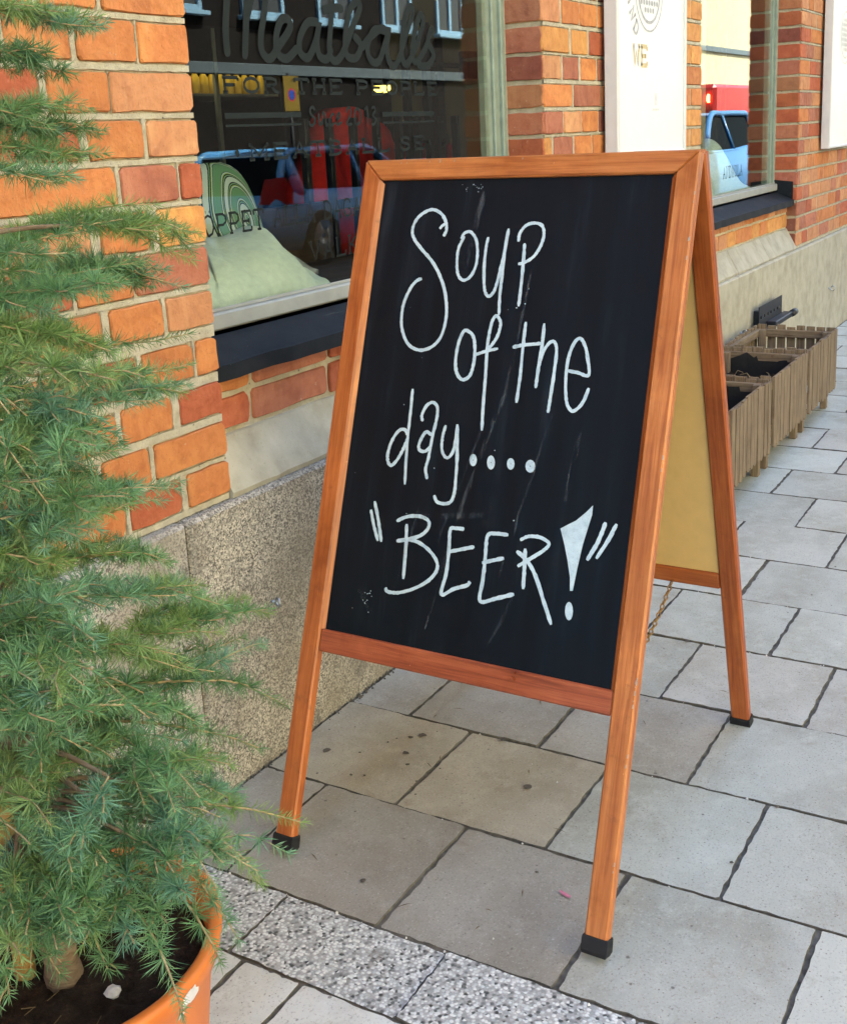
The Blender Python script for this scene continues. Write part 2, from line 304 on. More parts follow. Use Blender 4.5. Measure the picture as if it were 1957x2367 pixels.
    n=NT('striped_cloth'); v=n.co('Object',(1,1,1)); wv=n.n('ShaderNodeTexWave',wave_type='RINGS',rings_direction='Y'); wv.inputs['Scale'].default_value=4.5; wv.inputs['Distortion'].default_value=1.2; wv.inputs['Detail'].default_value=1; n.l(v,wv.inputs['Vector'])
    c=n.ramp(wv.outputs['Fac'],[(.0,(.16,.30,.14)),(.30,(.02,.025,.02)),(.36,(.55,.6,.5)),(.5,(.40,.45,.06)),(.58,(.02,.025,.02)),(.70,(.25,.40,.2)),(.8,(.02,.02,.02)),(.9,(.6,.62,.5))],'CONSTANT'); M['striped_cloth']=n.fin(c,.9,n.bump(n.noise(v,300,3),.4,.001),.15)
    # opposite side of the street
    plain('asphalt',(.055,.054,.052),.9,.2,0,.3,40,.6)
    plain('kerb_stone',(.34,.33,.31),.85,.2,0,.2,30,.5)
    plain('stucco_cream',(.42,.37,.23),.9,.15,0,.08,3,.2)
    plain('stucco_grey',(.10,.125,.135),.9,.15,0,.08,3,.2)
    plain('stucco_warm',(.70,.63,.42),.9,.15,0,.08,3,.2)
    def wallbrick(name,a,b,mo,sc):
        n=NT(name); g=n.n('ShaderNodeNewGeometry'); sx=n.n('ShaderNodeSeparateXYZ'); n.l(g.outputs['Position'],sx.inputs[0]); cb=n.n('ShaderNodeCombineXYZ'); n.l(n.math('ADD',sx.outputs[0],sx.outputs[1]),cb.inputs[0]); n.l(sx.outputs[2],cb.inputs[1])
        bt=n.n('ShaderNodeTexBrick'); n.l(cb.outputs[0],bt.inputs['Vector']); bt.inputs['Scale'].default_value=1; bt.inputs['Brick Width'].default_value=.26; bt.inputs['Row Height'].default_value=.0755; bt.inputs['Mortar Size'].default_value=.006; bt.inputs['Color1'].default_value=(*a,1); bt.inputs['Color2'].default_value=(*b,1); bt.inputs['Mortar'].default_value=(*mo,1)
        M[name]=n.fin(n.mix(bt.outputs[0],n.mix(bt.outputs[0],(.6,.6,.6),1,'MULTIPLY'),n.ramp(n.noise(n.pos(),2,4),[(.4,0),(.7,.7)])),.9,n.bump(bt.outputs['Fac'],-.5,.006),.2)
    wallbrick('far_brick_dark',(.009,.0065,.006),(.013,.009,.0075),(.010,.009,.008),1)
    wallbrick('far_brick_orange',(.50,.15,.045),(.38,.10,.035),(.5,.44,.31),1)
    plain('blue_paint',(.25,.42,.55),.45,.4,0,.1,30,0)
    plain('pane_dark',(.03,.03,.032),.08,.5,0,.1,10,0)
    plain('curtain',(.5,.48,.40),.9,.1,0,.2,8,0)
    plain('car_blue',(.09,.30,.58),.25,.5,0,.05,10,0); plain('car_red',(.32,.012,.012),.35,.3,0,.05,10,0); plain('car_lightblue',(.030,.12,.27),.35,.3,0,.05,10,0)
    plain('car_glass',(.008,.010,.012),.5,.0,0,.0,10,0); plain('tyre',(.015,.015,.015),.8,.2,0,.2,60,.3); plain('alloy',(.5,.5,.5),.3,.5,.8,.1,60,0)
    plain('lens_red',(.55,.02,.015),.15,.6,0,0,10,0); plain('lens_clear',(.7,.7,.7),.1,.6,0,0,10,0); plain('brake_light',(.9,.2,.05),.2,.5,0,0,10,0,((1,.16,.04),12.0))
    plain('sign_yellow',(.22,.14,.01),.5,.4,0,.1,30,0); plain('sign_blue',(.02,.06,.35),.5,.4,0,.1,30,0); plain('sign_red',(.55,.02,.02),.5,.4,0,.1,30,0)
    plain('pink_chalk',(.55,.20,.28),.95,.1,0,.3,200,0); plain('gum',(.115,.10,.08),.9,.2,0,.4,90,.2); plain('dry_leaf',(.14,.10,.05),.8,.2,0,.4,90,.2); plain('pale_grit',(.62,.60,.55),.8,.2,0,.2,90,.2)
mk()
# ------------------------------------------------------------------ measured outlines (metres)
CHALK={"Soup":[[[0.1761,0.1361],[0.18,0.1253],[0.1772,0.1118],[0.1676,0.0982],[0.1509,0.0894],[0.1343,0.0926],[0.1189,0.1048],[0.1121,0.1226],[0.1168,0.1391],[0.1346,0.158],[0.1576,0.1781],[0.1762,0.2007],[0.1907,0.2271],[0.1994,0.2562],[0.2017,0.2827],[0.1965,0.3095],[0.1837,0.3262],[0.1636,0.3347],[0.1447,0.3322],[0.129,0.3209],[0.1173,0.2998],[0.1132,0.2783],[0.1143,0.2538],[0.1231,0.229],[0.1336,0.2151],[0.1439,0.2108]],[[0.1666,0.1231],[0.1704,0.118],[0.1769,0.1139]],[[0.2115,0.1407],[0.2161,0.1306],[0.2277,0.1284],[0.2398,0.1411],[0.2457,0.1622],[0.2461,0.186],[0.2384,0.2047],[0.226,0.2116],[0.2143,0.2026],[0.2089,0.1813],[0.2085,0.1573],[0.2168,0.1359]],[[0.2627,0.137],[0.2611,0.1568],[0.2623,0.191],[0.2673,0.2224],[0.2734,0.2353],[0.2808,0.2364],[0.2878,0.2245],[0.2925,0.1957],[0.2965,0.1617],[0.2989,0.1225]],[[0.2989,0.1225],[0.2969,0.1538],[0.2975,0.2008],[0.2982,0.2372],[0.301,0.2682]],[[0.3198,0.1445],[0.3207,0.1302],[0.3303,0.1172],[0.3466,0.1131],[0.3598,0.1185],[0.3644,0.1327],[0.3613,0.1507],[0.3512,0.1688],[0.3358,0.1793],[0.3243,0.1821]],[[0.3315,0.1471],[0.333,0.169],[0.3347,0.2129],[0.335,0.2528]]],"of":[[[0.2483,0.2965],[0.2385,0.2996],[0.2315,0.3237],[0.2315,0.3552],[0.2385,0.3731],[0.2498,0.3802],[0.2618,0.3716],[0.2658,0.3479],[0.2636,0.322],[0.2567,0.304],[0.2439,0.2962]],[[0.288,0.3259],[0.2951,0.319],[0.3031,0.3044],[0.3065,0.2874],[0.3045,0.2772],[0.297,0.2699],[0.2908,0.2777],[0.288,0.2986],[0.2874,0.3259],[0.2906,0.3697],[0.2934,0.4211],[0.2968,0.4619]],[[0.2672,0.3369],[0.2851,0.3302],[0.3073,0.3243]]],"the":[[[0.3518,0.2778],[0.3522,0.3122],[0.3538,0.3656],[0.353,0.4113]],[[0.3337,0.3208],[0.3541,0.3159],[0.3839,0.3119]],[[0.3851,0.2789],[0.3858,0.3155],[0.3843,0.356],[0.384,0.385]],[[0.3828,0.3612],[0.3888,0.328],[0.3975,0.3112],[0.4066,0.3082],[0.4124,0.3217],[0.4129,0.3567],[0.4118,0.3993],[0.4108,0.4231]],[[0.4366,0.3532],[0.4541,0.3553],[0.4723,0.3578],[0.4665,0.3286],[0.4588,0.3092],[0.4497,0.3003],[0.4404,0.3102],[0.4343,0.3354],[0.4348,0.3702],[0.4403,0.4021],[0.4486,0.4151],[0.4566,0.4156],[0.468,0.4024],[0.4755,0.3785]]],"day":[[[0.1576,0.4824],[0.1501,0.4737],[0.1381,0.4767],[0.1269,0.4959],[0.1224,0.5178],[0.1252,0.5322],[0.1331,0.5367],[0.1424,0.5264],[0.1519,0.5068],[0.1589,0.4849]],[[0.1551,0.4026],[0.1567,0.4452],[0.1584,0.4982],[0.1639,0.5665]],[[0.1829,0.4563],[0.1799,0.4459],[0.1866,0.4295],[0.1977,0.4226],[0.2079,0.4305],[0.2094,0.4514],[0.2058,0.478],[0.2036,0.5149],[0.2007,0.5362],[0.2061,0.5526]],[[0.2043,0.4781],[0.1916,0.474],[0.1822,0.4933],[0.1839,0.505],[0.1948,0.5066],[0.2061,0.4968]],[[0.2285,0.4589],[0.2254,0.4788],[0.2269,0.4995],[0.2346,0.5118],[0.2433,0.5109],[0.2499,0.4947],[0.2502,0.4557]],[[0.2502,0.4557],[0.258,0.5146],[0.2609,0.5556],[0.2608,0.5711],[0.2568,0.5844],[0.2458,0.5896],[0.2307,0.5881],[0.2233,0.578]]],"BEER":[[[0.1087,0.6018],[0.1199,0.6297],[0.1328,0.6688]],[[0.1034,0.6171],[0.1132,0.6422],[0.1258,0.6683]],[[0.1782,0.6323],[0.1822,0.6706],[0.1852,0.7245]],[[0.1577,0.6301],[0.1764,0.6202],[0.2026,0.6163],[0.22,0.6226],[0.2188,0.637],[0.2011,0.6514],[0.1626,0.6632]],[[0.1626,0.6632],[0.1921,0.6577],[0.2197,0.6653],[0.2417,0.682],[0.2473,0.6981],[0.2369,0.7165],[0.2133,0.7343],[0.182,0.7478],[0.1587,0.7501],[0.1527,0.7439]],[[0.2883,0.6264],[0.2725,0.6271],[0.2628,0.6312],[0.2646,0.6618],[0.2654,0.701],[0.2611,0.738],[0.2833,0.7256],[0.3058,0.7165],[0.311,0.7093]],[[0.2639,0.6676],[0.2867,0.6601],[0.3109,0.6526]],[[0.3689,0.6253],[0.3476,0.626],[0.3323,0.6317],[0.333,0.666],[0.3337,0.7044],[0.3336,0.7374],[0.3617,0.7287],[0.3918,0.7171]],[[0.3283,0.6764],[0.3474,0.6694],[0.3664,0.6631]],[[0.4013,0.6427],[0.4044,0.6773],[0.4063,0.7067]],[[0.3907,0.6306],[0.4046,0.6227],[0.4252,0.6218],[0.4408,0.6291],[0.4336,0.6408],[0.4122,0.6573],[0.3918,0.6725]],[[0.3871,0.6487],[0.4067,0.6608],[0.4244,0.6824],[0.4439,0.7194],[0.4615,0.7536]],[[0.5305,0.584],[0.5218,0.6152],[0.5075,0.6461]],[[0.5485,0.5842],[0.5379,0.6104],[0.5223,0.6414]]]}
CHALK_FILL=[[[0.4572,0.6033],[0.4657,0.5976],[0.4816,0.5876],[0.4968,0.5724],[0.5066,0.5606],[0.507,0.5751],[0.5027,0.5968],[0.4976,0.6238],[0.4936,0.6587],[0.4904,0.6961],[0.4857,0.6968],[0.483,0.6761],[0.4755,0.6508],[0.4665,0.6255]],[[0.4949,0.7269],[0.495,0.7341],[0.4932,0.7397],[0.4901,0.7421],[0.4865,0.7408],[0.4834,0.736],[0.4816,0.7291],[0.4816,0.7219],[0.4833,0.7163],[0.4864,0.7138],[0.49,0.7152],[0.4931,0.7199]]]
CHALK_DOTS=[[[0.2956,0.5113],[0.2954,0.5164],[0.2934,0.5204],[0.2902,0.5221],[0.2866,0.5211],[0.2836,0.5176],[0.2819,0.5127],[0.2821,0.5075],[0.2841,0.5036],[0.2874,0.5019],[0.291,0.5029],[0.294,0.5063]],[[0.3291,0.5119],[0.3289,0.5178],[0.3268,0.5223],[0.3234,0.5242],[0.3195,0.523],[0.3163,0.5191],[0.3145,0.5134],[0.3147,0.5075],[0.3168,0.503],[0.3202,0.5011],[0.3241,0.5023],[0.3273,0.5063]],[[0.3644,0.5105],[0.3641,0.5153],[0.3621,0.519],[0.3588,0.5207],[0.3552,0.5198],[0.3523,0.5166],[0.3507,0.5119],[0.351,0.5071],[0.353,0.5034],[0.3563,0.5018],[0.3599,0.5027],[0.3629,0.5059]],[[0.4012,0.5104],[0.4007,0.5157],[0.3981,0.5198],[0.394,0.5216],[0.3895,0.5207],[0.3858,0.5173],[0.384,0.5122],[0.3844,0.5069],[0.3871,0.5028],[0.3912,0.501],[0.3957,0.5019],[0.3994,0.5054]]]
GLASS_SCRIPT=[[[0.252,1.368],[0.252,1.41],[0.259,1.451],[0.273,1.5],[0.299,1.526],[0.32,1.517],[0.323,1.476],[0.314,1.419],[0.303,1.365]],[[0.316,1.434],[0.343,1.491],[0.371,1.522],[0.389,1.513],[0.377,1.458],[0.36,1.411],[0.36,1.381],[0.384,1.368],[0.418,1.395],[0.458,1.43],[0.454,1.448],[0.431,1.445],[0.41,1.413],[0.411,1.38],[0.44,1.37],[0.483,1.394]],[[0.563,1.448],[0.522,1.445],[0.491,1.413],[0.489,1.383],[0.517,1.375],[0.549,1.412],[0.565,1.448],[0.551,1.408],[0.558,1.378],[0.586,1.374],[0.606,1.399]],[[0.626,1.528],[0.611,1.457],[0.597,1.391],[0.614,1.37],[0.647,1.387],[0.697,1.45],[0.728,1.49],[0.714,1.5],[0.683,1.477],[0.661,1.421],[0.664,1.383],[0.7,1.38],[0.722,1.407],[0.694,1.428]],[[0.58,1.473],[0.616,1.481],[0.66,1.482]],[[0.721,1.399],[0.759,1.425],[0.81,1.448],[0.833,1.443],[0.781,1.443],[0.749,1.404],[0.76,1.375],[0.794,1.375],[0.826,1.416],[0.847,1.45],[0.831,1.407],[0.839,1.374],[0.872,1.37],[0.927,1.446],[0.959,1.495],[0.943,1.502],[0.912,1.458],[0.897,1.397],[0.915,1.371],[0.958,1.404],[1.005,1.471],[0.991,1.488],[0.961,1.443],[0.946,1.394],[0.963,1.372]],[[0.963,1.372],[1.013,1.414],[1.039,1.451],[1.049,1.458],[1.025,1.43],[1.05,1.398],[1.02,1.371],[0.968,1.369]]]
GLASS_SINCE=[[[0.527,1.266],[0.52,1.272],[0.511,1.268],[0.511,1.258],[0.525,1.247],[0.519,1.235],[0.507,1.235],[0.504,1.243]],[[0.541,1.259],[0.54,1.243],[0.543,1.233],[0.55,1.243]],[[0.551,1.234],[0.555,1.257],[0.561,1.259],[0.566,1.251],[0.566,1.233],[0.574,1.236]],[[0.601,1.255],[0.59,1.256],[0.58,1.242],[0.585,1.232],[0.601,1.238]],[[0.603,1.242],[0.62,1.25],[0.617,1.259],[0.607,1.248],[0.608,1.234],[0.628,1.239]],[[0.646,1.259],[0.653,1.269],[0.663,1.268],[0.662,1.254],[0.647,1.235],[0.669,1.234]],[[0.692,1.269],[0.681,1.261],[0.679,1.241],[0.688,1.233],[0.701,1.241],[0.703,1.26],[0.692,1.269]],[[0.722,1.265],[0.733,1.27],[0.733,1.231]],[[0.75,1.269],[0.763,1.271],[0.766,1.262],[0.755,1.253],[0.767,1.244],[0.761,1.233],[0.746,1.233]]]
BARE=[8, 12, 13, 25, 26, 28, 31, 32, 35, 37, 38, 39, 57]
BRANCHES=[[[-0.688,-0.29,1.358],[-0.643,-0.299,1.359],[-0.604,-0.296,1.361],[-0.564,-0.297,1.358]],[[-0.645,-0.259,1.364],[-0.573,-0.282,1.357],[-0.518,-0.275,1.355],[-0.463,-0.268,1.351]],[[-0.725,-0.349,1.316],[-0.683,-0.349,1.308],[-0.647,-0.335,1.304],[-0.609,-0.328,1.294],[-0.574,-0.315,1.287]],[[-0.712,-0.299,1.257],[-0.657,-0.294,1.253],[-0.598,-0.291,1.253],[-0.537,-0.294,1.25]],[[-0.68,-0.256,1.248],[-0.635,-0.263,1.236],[-0.586,-0.272,1.229],[-0.536,-0.283,1.226],[-0.491,-0.282,1.226]],[[-0.681,-0.272,1.216],[-0.624,-0.29,1.207],[-0.575,-0.295,1.2],[-0.527,-0.296,1.197]],[[-0.721,-0.317,1.191],[-0.674,-0.332,1.181],[-0.633,-0.337,1.175],[-0.597,-0.333,1.17]],[[-0.823,-0.401,1.078],[-0.772,-0.403,1.104],[-0.73,-0.395,1.117],[-0.684,-0.395,1.124],[-0.64,-0.398,1.125],[-0.584,-0.422,1.119],[-0.538,-0.434,1.105],[-0.499,-0.431,1.097]],[[-0.657,-0.416,1.122],[-0.612,-0.419,1.115],[-0.572,-0.418,1.1],[-0.536,-0.412,1.082],[-0.495,-0.413,1.064]],[[-0.791,-0.373,1.04],[-0.739,-0.384,1.057],[-0.699,-0.381,1.065],[-0.658,-0.378,1.075],[-0.618,-0.377,1.075],[-0.576,-0.386,1.063],[-0.531,-0.398,1.057]],[[-0.69,-0.37,1.063],[-0.645,-0.383,1.066],[-0.605,-0.393,1.059],[-0.574,-0.391,1.047],[-0.545,-0.383,1.038]],[[-0.717,-0.3,1.033],[-0.67,-0.31,1.034],[-0.631,-0.309,1.036],[-0.593,-0.303,1.038]],[[-0.802,-0.377,0.994],[-0.754,-0.395,0.97],[-0.706,-0.402,0.968],[-0.663,-0.397,0.976],[-0.619,-0.395,0.981],[-0.573,-0.401,0.975],[-0.52,-0.415,0.976]],[[-0.743,-0.398,0.948],[-0.676,-0.407,0.949],[-0.617,-0.408,0.946],[-0.561,-0.405,0.937],[-0.506,-0.398,0.934]],[[-0.755,-0.387,0.928],[-0.695,-0.403,0.926],[-0.64,-0.408,0.928],[-0.591,-0.41,0.917],[-0.541,-0.409,0.915]],[[-0.852,-0.469,1.046],[-0.81,-0.48,1.03],[-0.775,-0.477,1.017],[-0.746,-0.467,1.001]],[[-0.873,-0.475,0.961],[-0.873,-0.504,0.953],[-0.88,-0.522,0.943],[-0.889,-0.536,0.936],[-0.897,-0.55,0.93]],[[-0.847,-0.436,0.923],[-0.8,-0.449,0.906],[-0.757,-0.451,0.89],[-0.716,-0.449,0.884],[-0.677,-0.442,0.877]],[[-0.824,-0.397,0.877],[-0.76,-0.407,0.869],[-0.71,-0.403,0.845],[-0.66,-0.395,0.825]],[[-0.748,-0.359,0.805],[-0.703,-0.376,0.797],[-0.665,-0.381,0.794],[-0.631,-0.38,0.79],[-0.597,-0.377,0.789]],[[-0.901,-0.485,0.844],[-0.879,-0.507,0.831],[-0.86,-0.522,0.825]],[[-0.802,-0.391,0.759],[-0.744,-0.413,0.758],[-0.694,-0.426,0.749],[-0.652,-0.427,0.735],[-0.615,-0.421,0.719]],[[-0.832,-0.446,0.749],[-0.765,-0.475,0.734],[-0.71,-0.482,0.72],[-0.659,-0.485,0.703],[-0.614,-0.48,0.683]],[[-0.788,-0.449,0.687],[-0.722,-0.486,0.673],[-0.673,-0.492,0.663],[-0.63,-0.485,0.658],[-0.587,-0.48,0.651],[-0.54,-0.481,0.644]],[[-0.88,-0.48,0.719],[-0.82,-0.512,0.705],[-0.778,-0.517,0.682],[-0.736,-0.524,0.657],[-0.695,-0.529,0.634]],[[-0.798,-0.472,0.604],[-0.734,-0.515,0.612],[-0.684,-0.535,0.619],[-0.643,-0.54,0.622],[-0.603,-0.549,0.621],[-0.575,-0.541,0.608]],[[-0.781,-0.486,0.636],[-0.706,-0.542,0.62],[-0.656,-0.561,0.599],[-0.617,-0.565,0.568],[-0.579,-0.569,0.534]],[[-0.834,-0.462,0.627],[-0.768,-0.522,0.617],[-0.733,-0.538,0.597],[-0.707,-0.543,0.562]],[[-0.808,-0.456,0.605],[-0.745,-0.521,0.581],[-0.708,-0.544,0.56],[-0.675,-0.557,0.539],[-0.642,-0.576,0.511]],[[-0.824,-0.395,0.551],[-0.815,-0.456,0.564],[-0.802,-0.514,0.595],[-0.805,-0.566,0.584],[-0.811,-0.608,0.583],[-0.822,-0.65,0.568]],[[-0.81,-0.476,0.556],[-0.754,-0.548,0.528],[-0.727,-0.572,0.506],[-0.704,-0.584,0.488]],[[-0.839,-0.531,0.549],[-0.778,-0.594,0.522],[-0.744,-0.611,0.503],[-0.709,-0.629,0.481],[-0.672,-0.654,0.453]],[[-0.839,-0.502,0.526],[-0.791,-0.578,0.503],[-0.77,-0.607,0.485],[-0.753,-0.637,0.451],[-0.743,-0.65,0.423]],[[-0.894,-0.605,0.619],[-0.913,-0.61,0.612],[-0.935,-0.615,0.595],[-0.953,-0.625,0.582]],[[-0.908,-0.591,0.601],[-0.922,-0.594,0.574],[-0.924,-0.611,0.56],[-0.926,-0.625,0.551]],[[-0.862,-0.524,0.483],[-0.866,-0.577,0.46],[-0.877,-0.619,0.436],[-0.891,-0.649,0.422],[-0.907,-0.676,0.411],[-0.923,-0.697,0.411]],[[-0.879,-0.597,0.479],[-0.908,-0.596,0.482],[-0.931,-0.601,0.486],[-0.956,-0.604,0.49]],[[-0.786,-0.507,0.449],[-0.781,-0.573,0.393],[-0.788,-0.598,0.378],[-0.796,-0.622,0.363],[-0.806,-0.637,0.359]],[[-0.75,-0.538,0.426],[-0.741,-0.588,0.353],[-0.739,-0.604,0.328]],[[-0.776,-0.521,0.456],[-0.738,-0.574,0.449],[-0.722,-0.601,0.419],[-0.712,-0.619,0.388]],[[-0.86,-0.496,0.467],[-0.901,-0.509,0.473],[-0.946,-0.517,0.479],[-0.984,-0.533,0.49],[-1.024,-0.544,0.505]],[[-0.86,-0.482,0.495],[-0.892,-0.506,0.511],[-0.936,-0.514,0.519],[-0.974,-0.53,0.532],[-1.015,-0.541,0.544]],[[-0.931,-0.511,0.479],[-0.94,-0.529,0.452],[-0.946,-0.548,0.434],[-0.95,-0.566,0.424]],[[-0.982,-0.498,0.458],[-0.988,-0.535,0.442],[-1.001,-0.556,0.435]],[[-0.866,-0.518,0.401],[-0.871,-0.528,0.39],[-0.875,-0.539,0.378],[-0.879,-0.549,0.371]],[[-0.916,-0.477,0.808],[-0.894,-0.511,0.813],[-0.884,-0.535,0.8]],[[-0.92,-0.485,0.777],[-0.897,-0.519,0.786],[-0.879,-0.547,0.789],[-0.867,-0.565,0.793]],[[-0.921,-0.493,0.757],[-0.901,-0.54,0.772],[-0.89,-0.579,0.769]],[[-0.883,-0.46,0.875],[-0.838,-0.456,0.873],[-0.796,-0.448,0.866]],[[-0.897,-0.484,0.861],[-0.878,-0.512,0.866],[-0.865,-0.533,0.869]],[[-0.937,-0.507,0.759],[-0.915,-0.533,0.777],[-0.899,-0.558,0.782]],[[-0.953,-0.513,0.689],[-0.944,-0.543,0.701],[-0.944,-0.563,0.7]],[[-0.899,-0.54,0.654],[-0.925,-0.555,0.656],[-0.949,-0.58,0.646]],[[-0.782,-0.486,0.628],[-0.809,-0.485,0.645],[-0.83,-0.498,0.649]],[[-0.886,-0.546,0.77],[-0.89,-0.581,0.768],[-0.896,-0.612,0.762]],[[-0.882,-0.486,0.99],[-0.862,-0.499,0.988],[-0.848,-0.506,0.983]],[[-0.828,-0.457,0.944],[-0.797,-0.459,0.946],[-0.763,-0.464,0.948]],[[-0.847,-0.592,0.477],[-0.862,-0.639,0.492],[-0.882,-0.679,0.507]],[[-0.869,-0.585,0.538],[-0.871,-0.634,0.534],[-0.884,-0.667,0.527]],[[-0.913,-0.51,0.542],[-0.924,-0.557,0.556],[-0.941,-0.597,0.556]],[[-0.85,-0.519,0.534],[-0.858,-0.59,0.526],[-0.872,-0.644,0.53]],[[-0.858,-0.515,0.516],[-0.872,-0.579,0.502],[-0.893,-0.621,0.509]],[[-0.887,-0.511,0.506],[-0.901,-0.568,0.504],[-0.921,-0.611,0.517]],[[-0.914,-0.513,0.532],[-0.937,-0.548,0.528],[-0.964,-0.573,0.526]],[[-0.978,-0.515,0.519],[-0.981,-0.557,0.503],[-0.99,-0.583,0.499]],[[-0.818,-0.562,0.558],[-0.834,-0.623,0.538],[-0.862,-0.661,0.532]],[[-0.891,-0.52,0.599],[-0.932,-0.534,0.593],[-0.965,-0.562,0.588]],[[-0.818,-0.581,0.516],[-0.816,-0.638,0.511],[-0.825,-0.675,0.503]],[[-0.959,-0.535,0.543],[-0.981,-0.551,0.534],[-0.998,-0.576,0.528]],[[-0.924,-0.559,0.529],[-0.954,-0.583,0.523],[-0.976,-0.617,0.52]],[[-0.932,-0.551,0.518],[-0.954,-0.589,0.509],[-0.976,-0.624,0.507]],[[-0.904,-0.569,0.495],[-0.925,-0.598,0.486],[-0.955,-0.612,0.478]],[[-0.99,-0.534,0.518],[-1.002,-0.57,0.506],[-1.014,-0.601,0.504]],[[-0.882,-0.575,0.476],[-0.901,-0.607,0.466],[-0.919,-0.64,0.463]],[[-0.959,-0.55,0.512],[-0.972,-0.59,0.505],[-0.991,-0.621,0.501]],[[-0.839,-0.572,0.462],[-0.857,-0.607,0.453],[-0.874,-0.639,0.454]],[[-0.958,-0.542,0.532],[-0.978,-0.573,0.52],[-1.002,-0.595,0.515]],[[-0.893,-0.568,0.533],[-0.923,-0.585,0.52],[-0.944,-0.614,0.511]],[[-0.924,-0.541,0.568],[-0.937,-0.58,0.563],[-0.956,-0.612,0.556]],[[-0.842,-0.459,1.101],[-0.811,-0.466,1.09],[-0.777,-0.47,1.093]],[[-0.859,-0.465,1.029],[-0.836,-0.486,1.022],[-0.817,-0.504,1.01]],[[-0.883,-0.479,0.917],[-0.87,-0.505,0.91],[-0.861,-0.524,0.899]],[[-0.811,-0.446,0.821],[-0.779,-0.456,0.805],[-0.752,-0.46,0.787]],[[-0.945,-0.51,0.724],[-0.917,-0.537,0.721],[-0.899,-0.556,0.704]],[[-0.874,-0.476,1.118],[-0.83,-0.517,1.109],[-0.798,-0.533,1.107]],[[-0.838,-0.419,1.07],[-0.81,-0.518,1.073],[-0.795,-0.592,1.08]],[[-0.812,-0.382,1.056],[-0.779,-0.445,1.053],[-0.771,-0.482,1.019]],[[-0.828,-0.397,1.03],[-0.778,-0.468,1.024],[-0.745,-0.517,1.001]],[[-0.855,-0.428,1.012],[-0.835,-0.532,1.004],[-0.83,-0.61,0.994]],[[-0.857,-0.425,0.985],[-0.84,-0.513,0.97],[-0.837,-0.573,0.96]],[[-0.87,-0.433,0.949],[-0.834,-0.522,0.943],[-0.814,-0.587,0.93]],[[-0.847,-0.396,0.916],[-0.847,-0.521,0.937],[-0.869,-0.616,0.942]],[[-0.886,-0.442,0.898],[-0.862,-0.508,0.91],[-0.862,-0.547,0.898]],[[-0.875,-0.423,0.876],[-0.85,-0.531,0.879],[-0.839,-0.613,0.885]],[[-0.86,-0.392,0.824],[-0.862,-0.511,0.855],[-0.89,-0.601,0.86]],[[-0.923,-0.477,0.843],[-0.894,-0.53,0.831],[-0.881,-0.556,0.822]],[[-0.872,-0.397,0.778],[-0.831,-0.453,0.786],[-0.816,-0.484,0.755]],[[-0.875,-0.391,0.734],[-0.834,-0.48,0.763],[-0.817,-0.544,0.753]],[[-0.94,-0.478,0.749],[-0.911,-0.552,0.763],[-0.903,-0.601,0.75]],[[-0.938,-0.474,0.741],[-0.922,-0.564,0.749],[-0.928,-0.629,0.735]],[[-0.948,-0.481,0.718],[-0.934,-0.553,0.715],[-0.933,-0.595,0.726]],[[-0.975,-0.513,0.704],[-0.929,-0.588,0.707],[-0.897,-0.642,0.704]],[[-0.963,-0.49,0.672],[-0.888,-0.516,0.646],[-0.829,-0.525,0.595]],[[-0.909,-0.402,0.581],[-0.9,-0.495,0.598],[-0.909,-0.557,0.619]]]
# ------------------------------------------------------------------ ground, road, pavement
MB().box((-80,-60,-.40),(120,60,-.30)).build('ground',M['asphalt'],kind='structure')
MB().box((-80,-9.2,-.2996),(120,-3.05,-.13)).build('road',M['asphalt'],kind='structure')
kb=MB()
x=-20.0
pv=empty('pavement',(0,0,0),kind='structure')
for i in range(45):
    kb.bbox((x,-3.05,-.32),(x+.995,-2.9,-.002),.012); x+=1.0
kb.build('kerb',M['kerb_stone'],kind='structure')
MB().box((-80,-11,-.2992),(120,-9.2,-.02)).build('far_pavement',M['kerb_stone'],kind='structure')
MB().box((-80,-2.9,-.2992),(120,-.0205,-.0040)).build('pavement_bed',M['joint_dirt'],pv)
SLABC=[(.42,.43,.38),(.395,.40,.35),(.44,.445,.395),(.395,.38,.33),(.41,.40,.35)]
def outline(x0,x1,y0,y1,per,jit,rng,cr=.0022):
    pts=[]
    def seg(ax,ay,bx,by):
        for k in range(per):
            t=k/per; j=rng.uniform(-jit,jit)
            dx,dy=bx-ax,by-ay; L=math.hypot(dx,dy); pts.append((ax+dx*t-dy/L*j,ay+dy*t+dx/L*j))
    c=[cr*rng.uniform(.5,1.8) for _ in range(4)]
    seg(x0+c[0],y0,x1-c[1],y0); pts.append((x1-c[1],y0)); seg(x1,y0+c[1],x1,y1-c[2]); pts.append((x1,y1-c[2])); seg(x1-c[2],y1,x0+c[3],y1); pts.append((x0+c[3],y1)); seg(x0,y1-c[3],x0,y0+c[0]); pts.append((x0,y0+c[0]))
    return pts
def slab_mesh(x0,x1,y0,y1,z,rng,per=17,jit=.0019):
    o=outline(x0,x1,y0,y1,per,jit,rng); n=len(o); cx,cy=(x0+x1)/2,(y0+y1)/2; b=MB()
    tx,ty=rng.uniform(-.0012,.0012),rng.uniform(-.0012,.0012)
    def zz(px,py): return z+(px-cx)/.15*tx+(py-cy)/.15*ty
    r1=[(px+(cx-px)*.005,py+(cy-py)*.005) for px,py in o]
    v=[(px,py,zz(px,py)) for px,py in r1]+[(px,py,zz(px,py)-.0024) for px,py in o]+[(px,py,z-.03) for px,py in o]
    f=[tuple(range(n))]+[(i,n+i,n+(i+1)%n,(i+1)%n) for i in range(n)]+[(n+i,2*n+i,2*n+(i+1)%n,n+(i+1)%n) for i in range(n)]
    b.add([(q[0]-cx,q[1]-cy,q[2]) for q in v],f); return b,(cx,cy,0)
